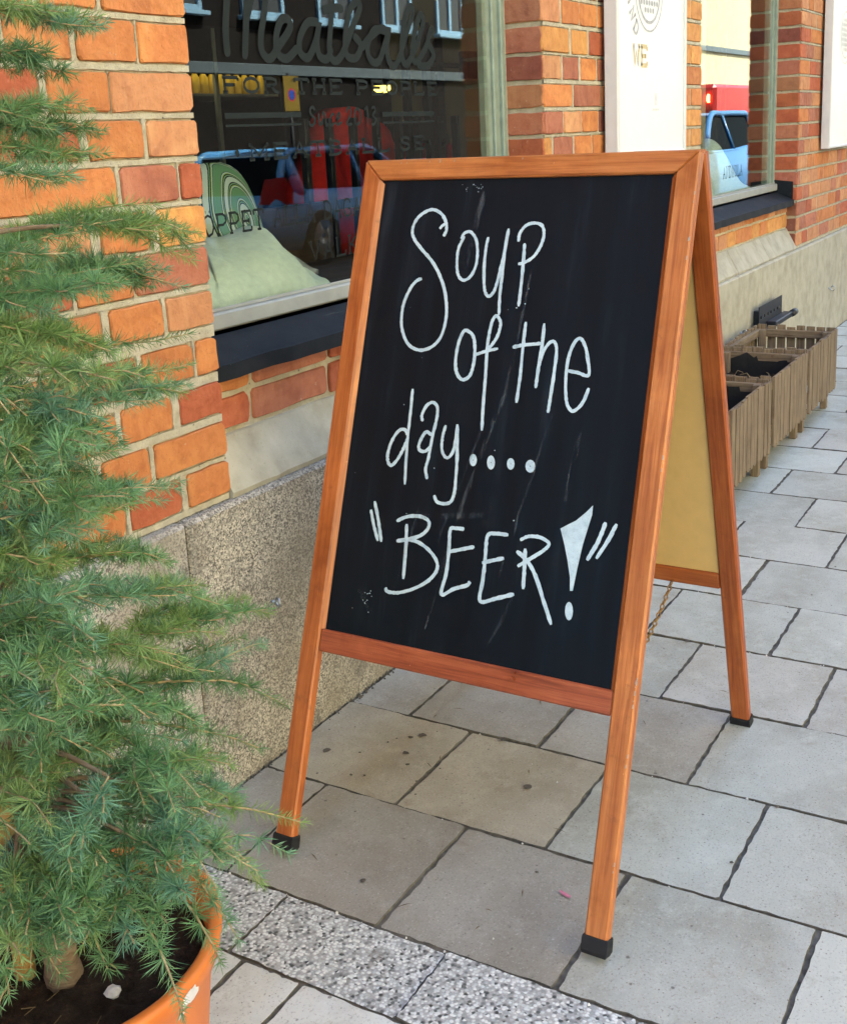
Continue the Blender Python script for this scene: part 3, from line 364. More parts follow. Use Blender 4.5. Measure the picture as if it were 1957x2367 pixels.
rng=random.Random(3); rest=MB()
XL=-.3005; J=.0064
def slab(x0,x1,y0,y1,colr,mat='slab',name='paving_slab',far=False):
    j=J*rng.uniform(.7,1.45)*(.45 if mat=='aggregate' else 1)
    b,loc=slab_mesh(x0+j/2,x1-j/2,y0+j/2,y1-j/2,rng.uniform(-.0015,.0015),rng)
    if in_view((loc[0],loc[1],0),.10) and not far:
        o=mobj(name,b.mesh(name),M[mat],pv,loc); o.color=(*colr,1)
        o.data.materials.append(M['joint_dirt']); n_=(len(o.data.polygons)-1)//2
        for pg in list(o.data.polygons)[1:]: pg.material_index=1
    else: rest.add([(p[0]+loc[0],p[1]+loc[1],p[2]) for p in b.v],b.f)
k=0
for row in range(0,34):
    x0=XL+.2995*row; x1=x0+.2995
    y=-.0235; first=.150 if row%2==0 else .298
    sh=rng.uniform(-.005,.005)
    ys=[-.026]; yy=(-.1725 if row%2==0 else -.3225)+sh
    while yy>-2.9: ys.append(yy); yy-=.3055+rng.uniform(-.003,.003)
    ys.append(-2.895)
    for a,b_ in zip(ys[1:],ys[:-1]):
        c=SLABC[rng.choice([0,0,1,2,4])]; f=rng.uniform(.96,1.14)
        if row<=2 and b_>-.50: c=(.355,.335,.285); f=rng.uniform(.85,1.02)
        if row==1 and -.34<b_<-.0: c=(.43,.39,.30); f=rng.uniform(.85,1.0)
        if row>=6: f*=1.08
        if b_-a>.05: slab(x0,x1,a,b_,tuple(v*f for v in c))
ys=[-.026,-.31,-.611,-.913,-1.216,-1.52,-1.82,-2.12,-2.42,-2.72]
for a,b_ in zip(ys[1:],ys[:-1]): slab(-.4535,XL,a,b_,(1,1,1),'aggregate','aggregate_slab')
for row in range(4):
    x1=-.4545-.2995*row; x0=x1-.2995
    yy=-.3445+(.152 if row%2 else 0)
    ys=[-.026]; 
    if row==0: ys+=[-.3445,-.4525,-.757,-1.06,-1.36]
    else: ys+=[-.18,-.485,-.79,-1.09,-1.395]
    ys+=[ys[-1]-.305*i for i in range(1,5)]
    for a,b_ in zip(ys[1:],ys[:-1]): slab(x0,x1,a,b_,tuple(v*1.55 for v in (.40,.405,.375)))
rest.build('paving_field',M['slab'],pv,kind='stuff').color=(.31,.31,.30,1)
# grit and litter lying in the joints and on the slabs
gr=MB()
for i in range(420):
    row=rng.randint(0,9)
    if rng.random()<.65: px=XL+.2995*row+rng.uniform(-.006,.006); py=rng.uniform(-1.7,-.03)
    else: px=rng.uniform(-.6,2.5); py=-rng.uniform(.022,.040) if rng.random()<.7 else rng.uniform(-1.6,-.03)
    s=rng.uniform(.0012,.0034); z=.0005 if abs(((px-XL)/.2995)%1-.0)>.05 and py<-.04 else -.0042
    gr.add([(px+s*rng.uniform(.6,1.2),py,z),(px,py+s*rng.uniform(.6,1.2),z),(px-s,py,z),(px,py-s*rng.uniform(.6,1.2),z),(px,py,z+s)],[(0,1,4),(1,2,4),(2,3,4),(3,0,4)])
tag(gr.build('grit',M['pale_grit']),'small pale grit scattered in the paving joints','grit',kind='stuff')
mo=MB()
for i in range(900):
    px=rng.uniform(-.9,2.2); py=-rng.uniform(.020,.036); s=rng.uniform(.002,.006); z=-.004
    mo.add([(px+s,py,z),(px,py+s,z),(px-s,py,z),(px,py-s,z),(px,py,z+s*1.6)],[(0,1,4),(1,2,4),(2,3,4),(3,0,4)])
tag(mo.build('dirt_line',M['joint_dirt']),'dark dirt gathered where granite wall meets paving','dirt',kind='stuff')
def blob(name,x,y,r,mat,label,cat,z=.0025,sq=.6,rot=0):
    n=9; v=[(0,0,.001)]+[(r*rng.uniform(.6,1.2)*math.cos(2*math.pi*i/n),r*sq*rng.uniform(.6,1.2)*math.sin(2*math.pi*i/n),0) for i in range(n)]
    v=[(p[0]*math.cos(rot)-p[1]*math.sin(rot)+x,p[0]*math.sin(rot)+p[1]*math.cos(rot)+y,p[2]+z) for p in v]
    o=MB().add(v,[(0,1+i,1+(i+1)%n) for i in range(n)]).build(name,M[mat]); return tag(o,label,cat)
blob('chalk_mark',-.10,-.715,.017,'pink_chalk','pink chalk smear on the paving by the sign','chalk mark',sq=.28,rot=1.2)
gs_=MB()
for i in range(40):
    if i<18: px,py=rng.gauss(.12,.09),rng.gauss(-.24,.07)
    else: px,py=rng.uniform(-.25,1.6),rng.uniform(-1.3,-.06)
    r=rng.choice([.0025,.003,.004,.006,.009])*rng.uniform(.7,1.1); n=8; py=min(py,-.05)
    gs_.add([(px,py,.0034)]+[(px+r*rng.uniform(.6,1.25)*math.cos(k*.785),py+r*rng.uniform(.6,1.25)*math.sin(k*.785),.0030) for k in range(n)],[(0,1+k,1+(k+1)%n) for k in range(n)])
tag(gs_.build('dirt_spots',M['gum']),'small dark dirt and gum spots on the paving slabs','dirt',kind='stuff')
lf=MB()
for i in range(16):
    px,py=rng.uniform(-.25,.7),rng.uniform(-.75,-.2); a=rng.uniform(0,6.3); L=rng.uniform(.006,.016); wd=.0012
    dx,dy=math.cos(a)*L,math.sin(a)*L; nx,ny=-math.sin(a)*wd,math.cos(a)*wd
    lf.add([(px-dx,py-dy,.003),(px+nx,py+ny,.0045),(px+dx,py+dy,.003),(px-nx,py-ny,.0045)],[(0,3,1),(1,3,2)])
tag(lf.build('needle_litter',M['dry_leaf']),'brown dry needles and leaf bits scattered on slabs','litter',kind='stuff')
# ------------------------------------------------------------------ the brick shop
shop=empty('brick_shopfront',(0,0,0),'orange brick shopfront with two large windows above a granite plinth','building')
BC=dict(o=(.58,.205,.062),r=(.44,.112,.046),y=(.64,.285,.080),d=(.23,.070,.044),l=(.56,.245,.105),m=(.43,.15,.080))
rb=random.Random(11)
def brick_mesh(x0,x1,z0,z1,y,dep,rng,rough=1.0):
    per=3; o=outline(x0,x1,z0,z1,per,.0016*rough,rng,.0042*rough); n=len(o); cx,cz=(x0+x1)/2,(z0+z1)/2
    ins=.0016; 
    def inset(p,d): return (p[0]+math.copysign(min(d,abs(cx-p[0])),cx-p[0]),p[1]+math.copysign(min(d,abs(cz-p[1])),cz-p[1]))
    r0=[inset(p,ins*rng.uniform(.5,1.7)) for p in o]
    v=[(p[0]-cx,y,p[1]-cz) for p in r0]+[(p[0]-cx,y+.0035,p[1]-cz) for p in o]+[(p[0]-cx,y+dep,p[1]-cz) for p in o]
    f=[tuple(range(n))]+[(n+i,n+(i+1)%n,(i+1)%n,i)[::-1][::-1] for i in range(n)]+[(2*n+i,2*n+(i+1)%n,n+(i+1)%n,n+i) for i in range(n)]
    f=[f[0]]+[(i,n+i,n+(i+1)%n,(i+1)%n) for i in range(n)]+[(n+i,2*n+i,2*n+(i+1)%n,n+(i+1)%n) for i in range(n)]
    b=MB().add(v,f); return b,(cx,0,cz)
def place_brick(x0,x1,z0,z1,y,dep,parent,field,colr,rough=1.0):
    b,loc=brick_mesh(x0,x1,z0,z1,y,dep,rb,rough)
    f=rb.uniform(.88,1.12); c=tuple(min(.9,v*f) for v in colr)
    if in_view((loc[0],y,loc[2]),.05):
        o=mobj('brick',b.mesh('brick'),M['brick'],parent,loc); o.color=(*c,1)
    else: field.add([(p[0]+loc[0],p[1],p[2]+loc[2]) for p in b.v],b.f)
def rcol(): return BC[rb.choices('oryldm',[6,4,1.6,2.5,1.2,2.5])[0]]
def bead(mb,x0,x1,z0,z1,y,step=.012,vert=False):
    # a tooled mortar bead: slightly proud strip with an uneven edge
    L=(z1-z0) if vert else (x1-x0); n=max(2,int(L/step)); rows=[]
    for i in range(n+1):
        t=i/n; e0=rb.uniform(-.0009,.0009); e1=rb.uniform(-.0009,.0009); yy=y+rb.uniform(-.0006,.0006)
        if vert:
            z=z0+L*t; rows.append([(x0+e0,y+.010,z),(x0+.0012+e0,yy,z),(x1-.0012+e1,yy+.0004,z),(x1+e1,y+.010,z)])
        else:
            xx=x0+L*t; rows.append([(xx,y+.010,z1+e0),(xx,yy,z1-.0012+e0),(xx,yy+.0004,z0+.0012+e1),(xx,y+.010,z0+e1)])
    b=len(mb.v)
    for r in rows: mb.v+=r
    for i in range(n):
        for k in range(3): mb.f.append((b+i*4+k,b+i*4+k+1,b+(i+1)*4+k+1,b+(i+1)*4+k))
CR=[1.415,1.338,1.260,1.187,1.113,1.037,.963,.890,.803,.724,.644,.571]
TOPS=[1.476,1.401,1.322,1.246,1.173,1.100,1.028,.949,.864,.781,.705,.631]
P1ROWS=[[(-.317,-.202),(-.188,0)],[(-.386,-.266),(-.250,-.126),(-.117,0)],[(-.44,-.336),(-.318,-.195),(-.190,.001)],[(-.382,-.271),(-.249,-.132),(-.118,.001)],[(-.45,-.203),(-.189,-.059),(-.050,.001)],[(-.373,-.271),(-.247,-.138),(-.114,.002)],[(-.310,-.191),(-.182,0)],[(-.365,-.269),(-.248,-.129),(-.116,.001)],[(-.303,-.203),(-.187,-.064),(-.054,0)],[(-.361,-.264),(-.248,-.131),(-.108,.002)],[(-.302,-.197),(-.182,.001)],[(-.500,-.398),(-.374,-.265),(-.251,-.129),(-.110,.001)]]
P1COL=['oo','ooo','rol','rol','omr','loy','om','ool','roo','oor','oo','ooro']
UP=[(1.492+.0765*i,1.555+.0765*i) for i in range(11)]
def fill_left(xr,start):      # bricks from x=start leftwards to xr
    out=[]; x=start
    while x>xr:
        L=rb.choice([.118,.118,.12,.245,.118]); out.append((x-L,x)); x-=L+.013
    return out
def fill_right(x,xe,seq):
    out=[]; i=0
    while x<xe-.03:
        L=seq[i%len(seq)]*rb.uniform(.98,1.02); i+=1
        e=min(x+L,xe)
        if xe-e<.045: e=xe
        out.append((x,e)); x=e+.0125
    return out
# left pier
def pier(x0,x1,rows,colors,yb,label,yfront=.0035,reveal=None):
    core=MB(); core.box((x0+.001,yfront+.0035,.556),(x1-.004,yb,2.30)) if reveal is None else core.box((x0+.005,yfront+.0035,.556),(x1-.004,yb,2.30))
    field=MB(); prev=None
    pr=core.build('brick_pier',M['mortar'],shop); beads=MB()
    for (z0,z1,br),cs in zip(rows,colors):
        for i,((a,b),c) in enumerate(zip(br,cs)):
            dep=.115
            y=rb.uniform(-.0018,.0012)
            place_brick(a,b,z0,z1,y,dep,pr,field,c,1.0)
            if i+1<len(br) and in_view((b,0,z0),.05): bead(beads,b+.0015,br[i+1][0]-.0012,z0-.003,z1+.003,.0016,vert=True)
        if prev is not None:
            lo,hi=min(prev[0],z0),max(prev[0],z0)
        prev=(z0,z1)
    zs=sorted((z0,z1) for z0,z1,_ in rows)
    for (a0,a1),(b0,b1) in zip(zs[:-1],zs[1:]):
        if in_view(((max(x0,-.5)+min(x1,6))/2,0,a1),.4): bead(beads,max(x0,-.75)+(.0015 if reveal else 0),min(x1,6.6)-.002,a1+.0017,b0-.0013,.0012)
    bead(beads,max(x0,-.75)+.001,min(x1,6.6)-.002,.5565,zs[0][0]-.001,.0015)
    beads.build('mortar_bead',M['mortar'],pr)
    if field.v: o=field.build('brick_field',M['brick'],pr,kind='stuff'); o.color=(*BC['o'],1)
    return pr
rows=[];cols=[]
for z0,z1,br,cs in zip(CR,TOPS,P1ROWS,P1COL):
    left=fill_left(-.95,br[0][0]-.013)[::-1]
    rows.append((z0,z1,left+br)); cols.append([rcol() for _ in left]+[BC[c] for c in cs])
for i,(z0,z1) in enumerate(UP):
    br=fill_left(-.95,0.0 if i%2==0 else -.005)[::-1]; rows.append((z0,z1,br)); cols.append([rcol() for _ in br])
pier(-1.0,0.0,rows,cols,.36,'left')
# middle pier
P2={1.491:[(1.430,1.548),(1.564,1.685),(1.694,1.817)],1.410:[(1.430,1.610),(1.629,1.744),(1.761,1.878)],1.338:[(1.433,1.553),(1.567,1.676),(1.695,1.809)],1.263:[(1.436,1.628),(1.642,1.842)],1.189:[(1.435,1.554),(1.567,1.689),(1.700,1.815)],1.117:[(1.436,1.477),(1.492,1.624),(1.640,1.764)]}
P2C={1.491:'loo',1.410:'yyr',1.338:'lmo',1.263:'om',1.189:'mlo',1.117:'ymo'}
zall=[(1.491,1.553),(1.410,1.476),(1.338,1.400),(1.263,1.323),(1.189,1.249),(1.117,1.178),(1.037,1.100),(.963,1.024),(.888,.949),(.808,.872),(.729,.793),(.650,.714),(.571,.635)]+[(a+.075,b+.075) for a,b in UP]
rows=[];cols=[]
for i,(z0,z1) in enumerate(zall):
    br=list(P2.get(z0,[])); cs=[BC[c] for c in P2C.get(z0,'')]
    if not br:
        br=[(1.433,1.552)] if i%2 else [(1.434,1.618)]; cs=[rcol()]
    xe=2.833; tail=[(2.569,xe)] if i%2==0 else [(2.569,2.633),(2.645,2.700),(2.714,xe)]
    more=fill_right(br[-1][1]+.0125,2.555,[.118,.12,.25] if i%2 else [.12,.118])
    br=br+more+tail; cs+= [rcol() for _ in more]+[BC['y' if i%4<2 else 'o'] for _ in tail]
    rows.append((z0,z1,br)); cols.append(cs)
p2=pier(1.433,2.835,rows,cols,.138,'mid',reveal=1)
# right pier
rows=[];cols=[]
zr=[(.571+.0762*i,.571+.0762*i+.0635) for i in range(22)]
for i,(z0,z1) in enumerate(zr):
    br=fill_right(4.397,6.75,[[.12,.118,.25,.25],[.06,.12,.25,.12,.25],[.185,.12,.118,.25]][i%3]); rows.append((z0,z1,br)); cols.append([BC[rb.choice('mllomlr')] for _ in br])
p3=pier(4.395,6.8,rows,cols,.138,'right',reveal=1)
# the reveal faces (brick ends looking along the street) of the two piers
def reveal_bricks(xf,zs,pr,lab):
    fl=MB()
    for i,(z0,z1) in enumerate(zs):
        b,loc=brick_mesh(.004,.122+rb.uniform(-.006,.004),z0,z1,0,.03,rb,1.2)
        # turn the face towards -x
        vs=[(xf+.0005+p[1]*.6,loc[0]+p[0],loc[2]+p[2]) for p in b.v]
        if in_view((xf,.06,z0),.05):
            cc=(xf,.06,(z0+z1)/2); me=MB().add([(v[0]-cc[0],v[1]-cc[1],v[2]-cc[2]) for v in vs],[f[::-1] for f in b.f]).mesh('brick'); o=mobj('brick',me,M['brick'],pr,cc); o.color=(*tuple(v*rb.uniform(.9,1.1) for v in BC[rb.choice('rdmr')]),1)
        else: fl.add(vs,b.f)
    if fl.v: o=fl.build('brick_field',M['brick'],pr,kind='stuff'); o.color=(*BC['r'],1)
reveal_bricks(1.4285,zall,p2,''); reveal_bricks(4.391,zr,p3,'')
# panels of brick under the sills, sloped stone course and plinth
for wi,(xa,xb) in enumerate(((.0,1.433),(2.835,4.395))):
    pan=MB().box((xa+.002,.052,.62),(xb-.002,.12,.80)).build('brick_apron',M['mortar'],shop)
    for z0,z1,off in ((.672,.733,0),(.744,.785,.06)):
        for a,b in fill_right(xa+.008+off*.2,xb-.01,[.118,.25,.118,.25] if off else [.12,.245,.12]):
            place_brick(a,b,z0,z1,.045+rb.uniform(-.001,.001),.05,pan,MB(),BC[rb.choice('orrm' if wi==0 else 'oyol')],1.3)
    # sloped stone, three blocks
    n=3; L=(xb-xa-.004)/n
    st=empty('stone_course',(xa,0,.556)); st.parent=shop
    for i in range(n):
        a=xa+.002+i*L; b=a+L-.003; pts=[]
        mb=MB(); k=14
        for q in range(k+1):
            x=a+(b-a)*q/k; e=rb.uniform(-.0015,.0015)
            mb.v+=[(x,.062,.556),(x,-.004+e,.556),(x,-.006+e,.566+e),(x,.046+e,.660+e),(x,.062,.667+e)]
        for q in range(k):
            for c in range(4): mb.f.append((q*5+c,q*5+c+1,(q+1)*5+c+1,(q+1)*5+c))
        mb.f.append((0,1,2,3,4)[::-1]); mb.f.append(tuple(k*5+c for c in range(5)))
        mb.build('sloped_stone',M['limestone'],st)
pl=empty('granite_plinth',(0,0,0)); pl.parent=shop
GX=[-3.6,-1.86,-.143,1.72,3.66,5.40,7.1,8.8]
for i,(a,b) in enumerate(zip(GX[:-1],GX[1:])):
    mb=MB(); mb.bbox((a+.0015,-.020,-.03),(b-.0015,.055,.5555),.007)
    o=mb.build('granite_block',M['granite'],pl); o.color=(.45,.435,.385,1) if b<0 else (.335,.315,.265,1)
    if b>1.8: o.data.materials[0]=M['limestone']
# ------------------------------------------------------------------ windows
def window(xa,xb,jamb,green_right):
    wn=empty('shop_window',((xa+xb)/2,.12,.86)); wn.parent=shop; wn.location=Vector(((xa+xb)/2,.12,.86))
    WL[wn.name]=Vector(((xa+xb)/2,.12,.86))
    # bottom rail: white weathered wood with a bevelled bead
    rl=MB(); rl.bbox((xa+.002,.098,.8505),(xb-.002,.150,.8845),.004); rl.bbox((xa+.004,.110,.8846),(xb-.004,.114,.8915),.001); rl.build('bottom_rail',M['frame_white'],wn)
    # stepped green jamb
    jm=MB(); y0=.112
    jm.bbox((xb-.030,y0,.8847),(xb-.0065,.165,2.29),.003); jm.bbox((xb-.062,y0+.010,.8847),(xb-.0302,.160,2.29),.003); jm.bbox((xb-.098,y0+.018,.8847),(xb-.0622,.155,2.29),.004); jm.build('jamb',M['green_paint'],wn)
    jm=MB(); jm.bbox((xa+.002,.118,.8847),(xa+.07,.165,2.29),.003); jm.build('jamb',M['green_paint'],wn)
    MB().bbox((xa+.071,.118,2.20),(xb-.099,.165,2.29),.003).build('top_rail',M['green_paint'],wn)
    g=MB().box((xa+.066,.1255,.8848),(xb-.094,.1285,2.205)).build('pane',M['glass'],wn)
    # sheet-metal sill: sloped top, folded lip, turned-up end
    sl=MB(); k=24
    for q in range(k+1):
        x=xa+.003+(xb-xa-.006)*q/k; e=rb.uniform(-.0012,.0012)
        sl.v+=[(x,.099,.8495),(x,.099,.843),(x,.020+e,.806+e),(x,.014+e,.804+e),(x,.0135+e,.775+e),(x,.018+e,.774+e),(x,.0185,.799),(x,.099,.838)]
    for q in range(k):
        for c in range(8): sl.f.append((q*8+c,q*8+(c+1)%8,(q+1)*8+(c+1)%8,(q+1)*8+c))
    s=sl.build('window_sill',M['sill_metal'],shop)
    up=MB(); up.add([(xb-.0035,.02,.80),(xb-.0035,.118,.842),(xb-.0035,.118,.905),(xb-.0035,.02,.893),(xb-.0065,.02,.80),(xb-.0065,.118,.842),(xb-.0065,.118,.905),(xb-.0065,.02,.893)],[(0,1,2,3),(7,6,5,4),(0,3,7,4),(2,1,5,6),(3,2,6,7)])
    up.build('sill_upstand',M['sill_metal'],s)
    return wn
win1=window(0,1.433,.1,True); win2=window(2.835,4.395,.1,True)
# crumbly plaster between frame and reveal
for xf in (1.433,4.395):
    mb=MB(); bead(mb,.0,.0,.0,.0,0) if False else None
    k=90
    for q in range(k+1):
        z=.8847+(2.29-.8847)*q/k; e=rb.uniform(-.004,.004); e2=rb.uniform(-.003,.003)
        mb.v+=[(xf-.0062+e2*.3,.1115,z),(xf-.010+e2,.120+e*.3,z),(xf+.001,.124+e*.5,z),(xf+.004,.128,z)]
    for q in range(k):
        for c in range(3): mb.f.append((q*4+c,q*4+c+1,(q+1)*4+c+1,(q+1)*4+c))
    mb.build('plaster_fillet',M['mortar'],shop)
# rest of the house: walls beside and above, roof, back
MB().box((-6,.004,.556),(-1.001,.36,2.30)).build('side_wall',M['far_brick_orange'],shop)
MB().box((6.801,.004,.556),(16,.36,2.30)).build('side_wall',M['far_brick_orange'],shop)
MB().box((-6,.002,2.301),(16,.36,9.5)).build('upper_wall',M['far_brick_orange'],shop)
MB().box((-6,-.0195,-.03),(-3.602,.36,.5555)).build('plinth_wall',M['limestone'],shop); MB().box((8.802,-.0195,-.03),(16,.36,.5555)).build('plinth_wall',M['limestone'],shop)
MB().box((-6.3,-.3,9.501),(16.3,7.2,9.7)).build('roof',M['black_metal'],shop)
MB().box((-6,6.8,0),(16,7,9.5)).build('back_wall',M['far_brick_orange'],shop); MB().box((-6.2,.0,0),(-6.001,7,9.5)).build('end_wall',M['far_brick_orange'],shop); MB().box((16.001,.0,0),(16.2,7,9.5)).build('end_wall',M['far_brick_orange'],shop)
# room behind the glass
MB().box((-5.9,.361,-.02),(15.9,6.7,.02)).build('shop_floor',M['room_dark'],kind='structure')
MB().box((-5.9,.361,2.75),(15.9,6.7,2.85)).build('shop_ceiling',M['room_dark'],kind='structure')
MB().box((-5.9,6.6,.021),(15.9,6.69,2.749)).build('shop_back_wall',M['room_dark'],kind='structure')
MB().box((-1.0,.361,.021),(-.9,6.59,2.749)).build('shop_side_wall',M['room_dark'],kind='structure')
MB().box((3.15,.16,.021),(3.40,1.58,2.749)).build('shop_partition',M['wall_beige'],kind='structure')
MB().box((8,.361,.021),(8.1,6.59,2.749)).build('shop_end_wall',M['room_dark'],kind='structure')
for xa,xb in ((.002,1.43),(2.84,4.39)):
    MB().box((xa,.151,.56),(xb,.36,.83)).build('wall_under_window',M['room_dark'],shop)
# ------------------------------------------------------------------ lettering on the glass
def ribbon(mb,pts,wd,to3,rng=None,taper=True,jit=0):
    P=[Vector((p[0],p[1],0)) for p in pts]; k=len(P); L=[];Rr=[]
    for i,p in enumerate(P):
        t=(P[min(i+1,k-1)]-P[max(i-1,0)]); t=t.normalized() if t.length>1e-9 else Vector((1,0,0)); nrm=Vector((-t.y,t.x,0))
        h=wd/2*(1+(rng.uniform(-jit,jit) if rng else 0))
        if taper and (i==0 or i==k-1): h*=.6
        L.append(p+nrm*h); Rr.append(p-nrm*h*(1+(rng.uniform(-jit,jit) if rng else 0)))
    b=len(mb.v); mb.v+=[tuple(to3(q)) for q in L+Rr]
    for i in range(k-1): mb.f.append((b+i,b+i+1,b+k+i+1,b+k+i))
GL={ # slab-serif caps, unit box
'F':[[(.12,0),(.12,1)],[(0,1),(.95,1)],[(.12,.5),(.7,.5)],[(0,0),(.3,0)],[(.95,1),(.95,.78)],[(.7,.62),(.7,.38)]],
'E':[[(.12,0),(.12,1)],[(0,1),(.95,1)],[(.12,.5),(.7,.5)],[(0,0),(.95,0)],[(.95,1),(.95,.78)],[(.95,0),(.95,.22)],[(.7,.62),(.7,.38)]],
'O':[[(.5,0),(.2,.1),(.05,.35),(.05,.65),(.2,.9),(.5,1),(.8,.9),(.95,.65),(.95,.35),(.8,.1),(.5,0)]],
'R':[[(.12,0),(.12,1)],[(0,1),(.6,1),(.85,.88),(.85,.64),(.6,.5),(.12,.5)],[(0,0),(.3,0)],[(.5,.5),(.75,.1),(1,0)]],
'T':[[(.5,0),(.5,1)],[(0,1),(1,1)],[(0,1),(0,.76)],[(1,1),(1,.76)],[(.3,0),(.7,0)]],
'H':[[(.14,0),(.14,1)],[(.86,0),(.86,1)],[(.14,.5),(.86,.5)],[(0,0),(.3,0)],[(.7,0),(1,0)],[(0,1),(.3,1)],[(.7,1),(1,1)]],
'P':[[(.14,0),(.14,1)],[(0,1),(.65,1),(.92,.86),(.92,.6),(.65,.46),(.14,.46)],[(0,0),(.32,0)]],
'L':[[(.14,0),(.14,1)],[(0,1),(.3,1)],[(0,0),(.95,0)],[(.95,0),(.95,.25)]],
'M':[[(.12,0),(.12,1),(.5,.25),(.88,1),(.88,0)],[(0,0),(.26,0)],[(.74,0),(1,0)],[(0,1),(.14,1)],[(.86,1),(1,1)]],
'A':[[(.1,0),(.5,1),(.9,0)],[(.26,.36),(.74,.36)],[(0,0),(.24,0)],[(.76,0),(1,0)]],
'B':[[(.14,0),(.14,1)],[(0,1),(.6,1),(.82,.88),(.82,.64),(.6,.52),(.14,.52)],[(.6,.52),(.9,.4),(.9,.14),(.65,0),(0,0)]],
'S':[[(.88,.74),(.86,.9),(.6,1),(.35,1),(.12,.86),(.14,.65),(.5,.52),(.86,.38),(.88,.15),(.62,0),(.35,0),(.1,.14),(.1,.3)]],
'D':[[(.14,0),(.14,1)],[(0,1),(.55,1),(.85,.8),(.92,.5),(.85,.2),(.55,0),(0,0)]],
'G':[[(.9,.75),(.8,.92),(.5,1),(.2,.9),(.05,.6),(.08,.3),(.25,.06),(.55,0),(.88,.12),(.88,.42),(.58,.42)]],
'V':[[(.08,1),(.5,0),(.92,1)],[(0,1),(.24,1)],[(.76,1),(1,1)]],
'K':[[(.14,0),(.14,1)],[(.86,1),(.14,.4)],[(.35,.58),(.9,0)],[(0,0),(.3,0)],[(0,1),(.3,1)],[(.74,0),(1,0)],[(.7,1),(.98,1)]],
'N':[[(.14,0),(.14,1),(.86,0),(.86,1)],[(0,0),(.28,0)],[(0,1),(.16,1)],[(.72,1),(1,1)]],
'W':[[(.05,1),(.28,0),(.5,.75),(.72,0),(.95,1)],[(0,1),(.2,1)],[(.8,1),(1,1)]],
'.':[[(.4,0),(.6,0)]],'*':[[(.45,.5),(.55,.5)]]}
GL['Ö']=GL['O']+[[(.3,1.18),(.36,1.18)],[(.64,1.18),(.7,1.18)]]; GL['Ä']=GL['A']+[[(.25,1.18),(.31,1.18)],[(.69,1.18),(.75,1.18)]]
YG=.1253
def to_glass(q): return (q[0],YG,q[1])
SG=[0]
def stack_glass(q): SG[0]+=1; return (q[0],YG-2.5e-6*(SG[0]%400),q[1])
def line_text(s,x0,x1,z0,z1,wd,name='glass_lettering',gap=.28,thin=None):
    h=z1-z0; units=0; W={'.':.35,' ':.55,'M':1.25,'*':.4}
    ws=[W.get(c,1.0) for c in s]; tot=sum(ws)+gap*(len(s)-1); u=(x1-x0)/tot; x=x0
    for c,w_ in zip(s,ws):
        mb=MB()
        for st in GL.get(c,[]): ribbon(mb,[(x+p[0]*u*w_,z0+p[1]*h) for p in st],wd,to_glass,None,False)
        x+=u*(w_+gap)
        if mb.v: mb.build('glass_letter',M['film'],win1)
line_text('FOR THE PEOPLE',.229,1.060,1.301,1.329,.0068)
line_text('MEATBALL.SE',.293,.984,1.170,1.199,.0066,gap=.3)
line_text('ÖPPET ALLA DAGAR',.135,.72,1.031,1.070,.0050,gap=.24)
line_text('VÄLKOMMEN',.472,.93,.946,.986,.0050,gap=.24)
for x0,x1,z0,z1 in ((.228,.477,1.251,1.262),(.228,.477,1.235,1.2395),(.797,1.040,1.249,1.260),(.797,1.040,1.233,1.2375)):
    MB().add([(x0,YG,z0),(x1,YG,z0),(x1,YG,z1),(x0,YG,z1)],[(0,1,2,3)]).build('glass_rule',M['film'],win1)
for cx in (.256,1.012):
    MB().add([(cx+.006*math.cos(a*.63),YG,1.184+.008*math.sin(a*.63)) for a in range(10)],[tuple(range(10))]).build('glass_dot',M['film'],win1)
mb=MB()
for s in GLASS_SCRIPT: ribbon(mb,[(p.x,p.y) for p in catmull([(q[0],q[1],0) for q in s],6)],.0185,stack_glass)
mb.build('glass_script',M['film'],win1)
for s in GLASS_SINCE:
    mb=MB(); ribbon(mb,[(p.x,p.y) for p in catmull([(q[0],q[1],0) for q in s],5)],.0062,to_glass); mb.build('glass_letter',M['film'],win1)
# small print on the far window
for i in range(7):
    x=3.55+i*.045; mb=MB()
    for st in GL['ANDMOLA'[i]]: ribbon(mb,[(x+p[0]*.034,.955+p[1]*.05) for p in st],.005,to_glass,None,False)
    mb.build('glass_letter',M['film'],win2)
# ------------------------------------------------------------------ A-board
AO=Vector((.20795,-.22324,1.15568)); e=Vector((.00173,-.99999,-.00373)).normalized()
df=Vector((-.33868,-.00058,-.9409)); df=(df-e*df.dot(e)).normalized(); nf=e.cross(df); nf=nf if nf.x<0 else -nf
db=Vector((.28668,.00407,-.95802)); db=(db-e*db.dot(e)).normalized(); nb=e.cross(db); nb=nb if nb.x>0 else -nb
AW,AL,ALB,LW,TH=.6132,1.2205,1.212,.0365,.0206
TB,TR,TB2,TR2=.8334,.8723,.8224,.8586
ab=empty('a_board_sign',(.17,-.53,0),'wooden A-board sign with black chalkboard reading soup of the day beer','a-board')
def member(name,org,ax,ay,az,lo,hi,mat,parent=ab,r=.003,mitre0=0,mitre1=0):
    # chamfered bar in local axes: ax along the grain
    mb=MB(); mb.bbox(lo,hi,r)
    if mitre0 or mitre1:
        xm=(lo[0]+hi[0])/2; w_=hi[1]-lo[1]
        mb.v=[(x+((y-lo[1])/w_*mitre0*w_ if x<xm else -(y-lo[1])/w_*mitre1*w_),y,z) for x,y,z in mb.v]
    rot=Matrix((ax,ay,az)).transposed()
    if rot.determinant()<0: mb.f=[f[::-1] for f in mb.f]
    return mobj(name,mb.mesh(name),M[mat],parent,org,rot)
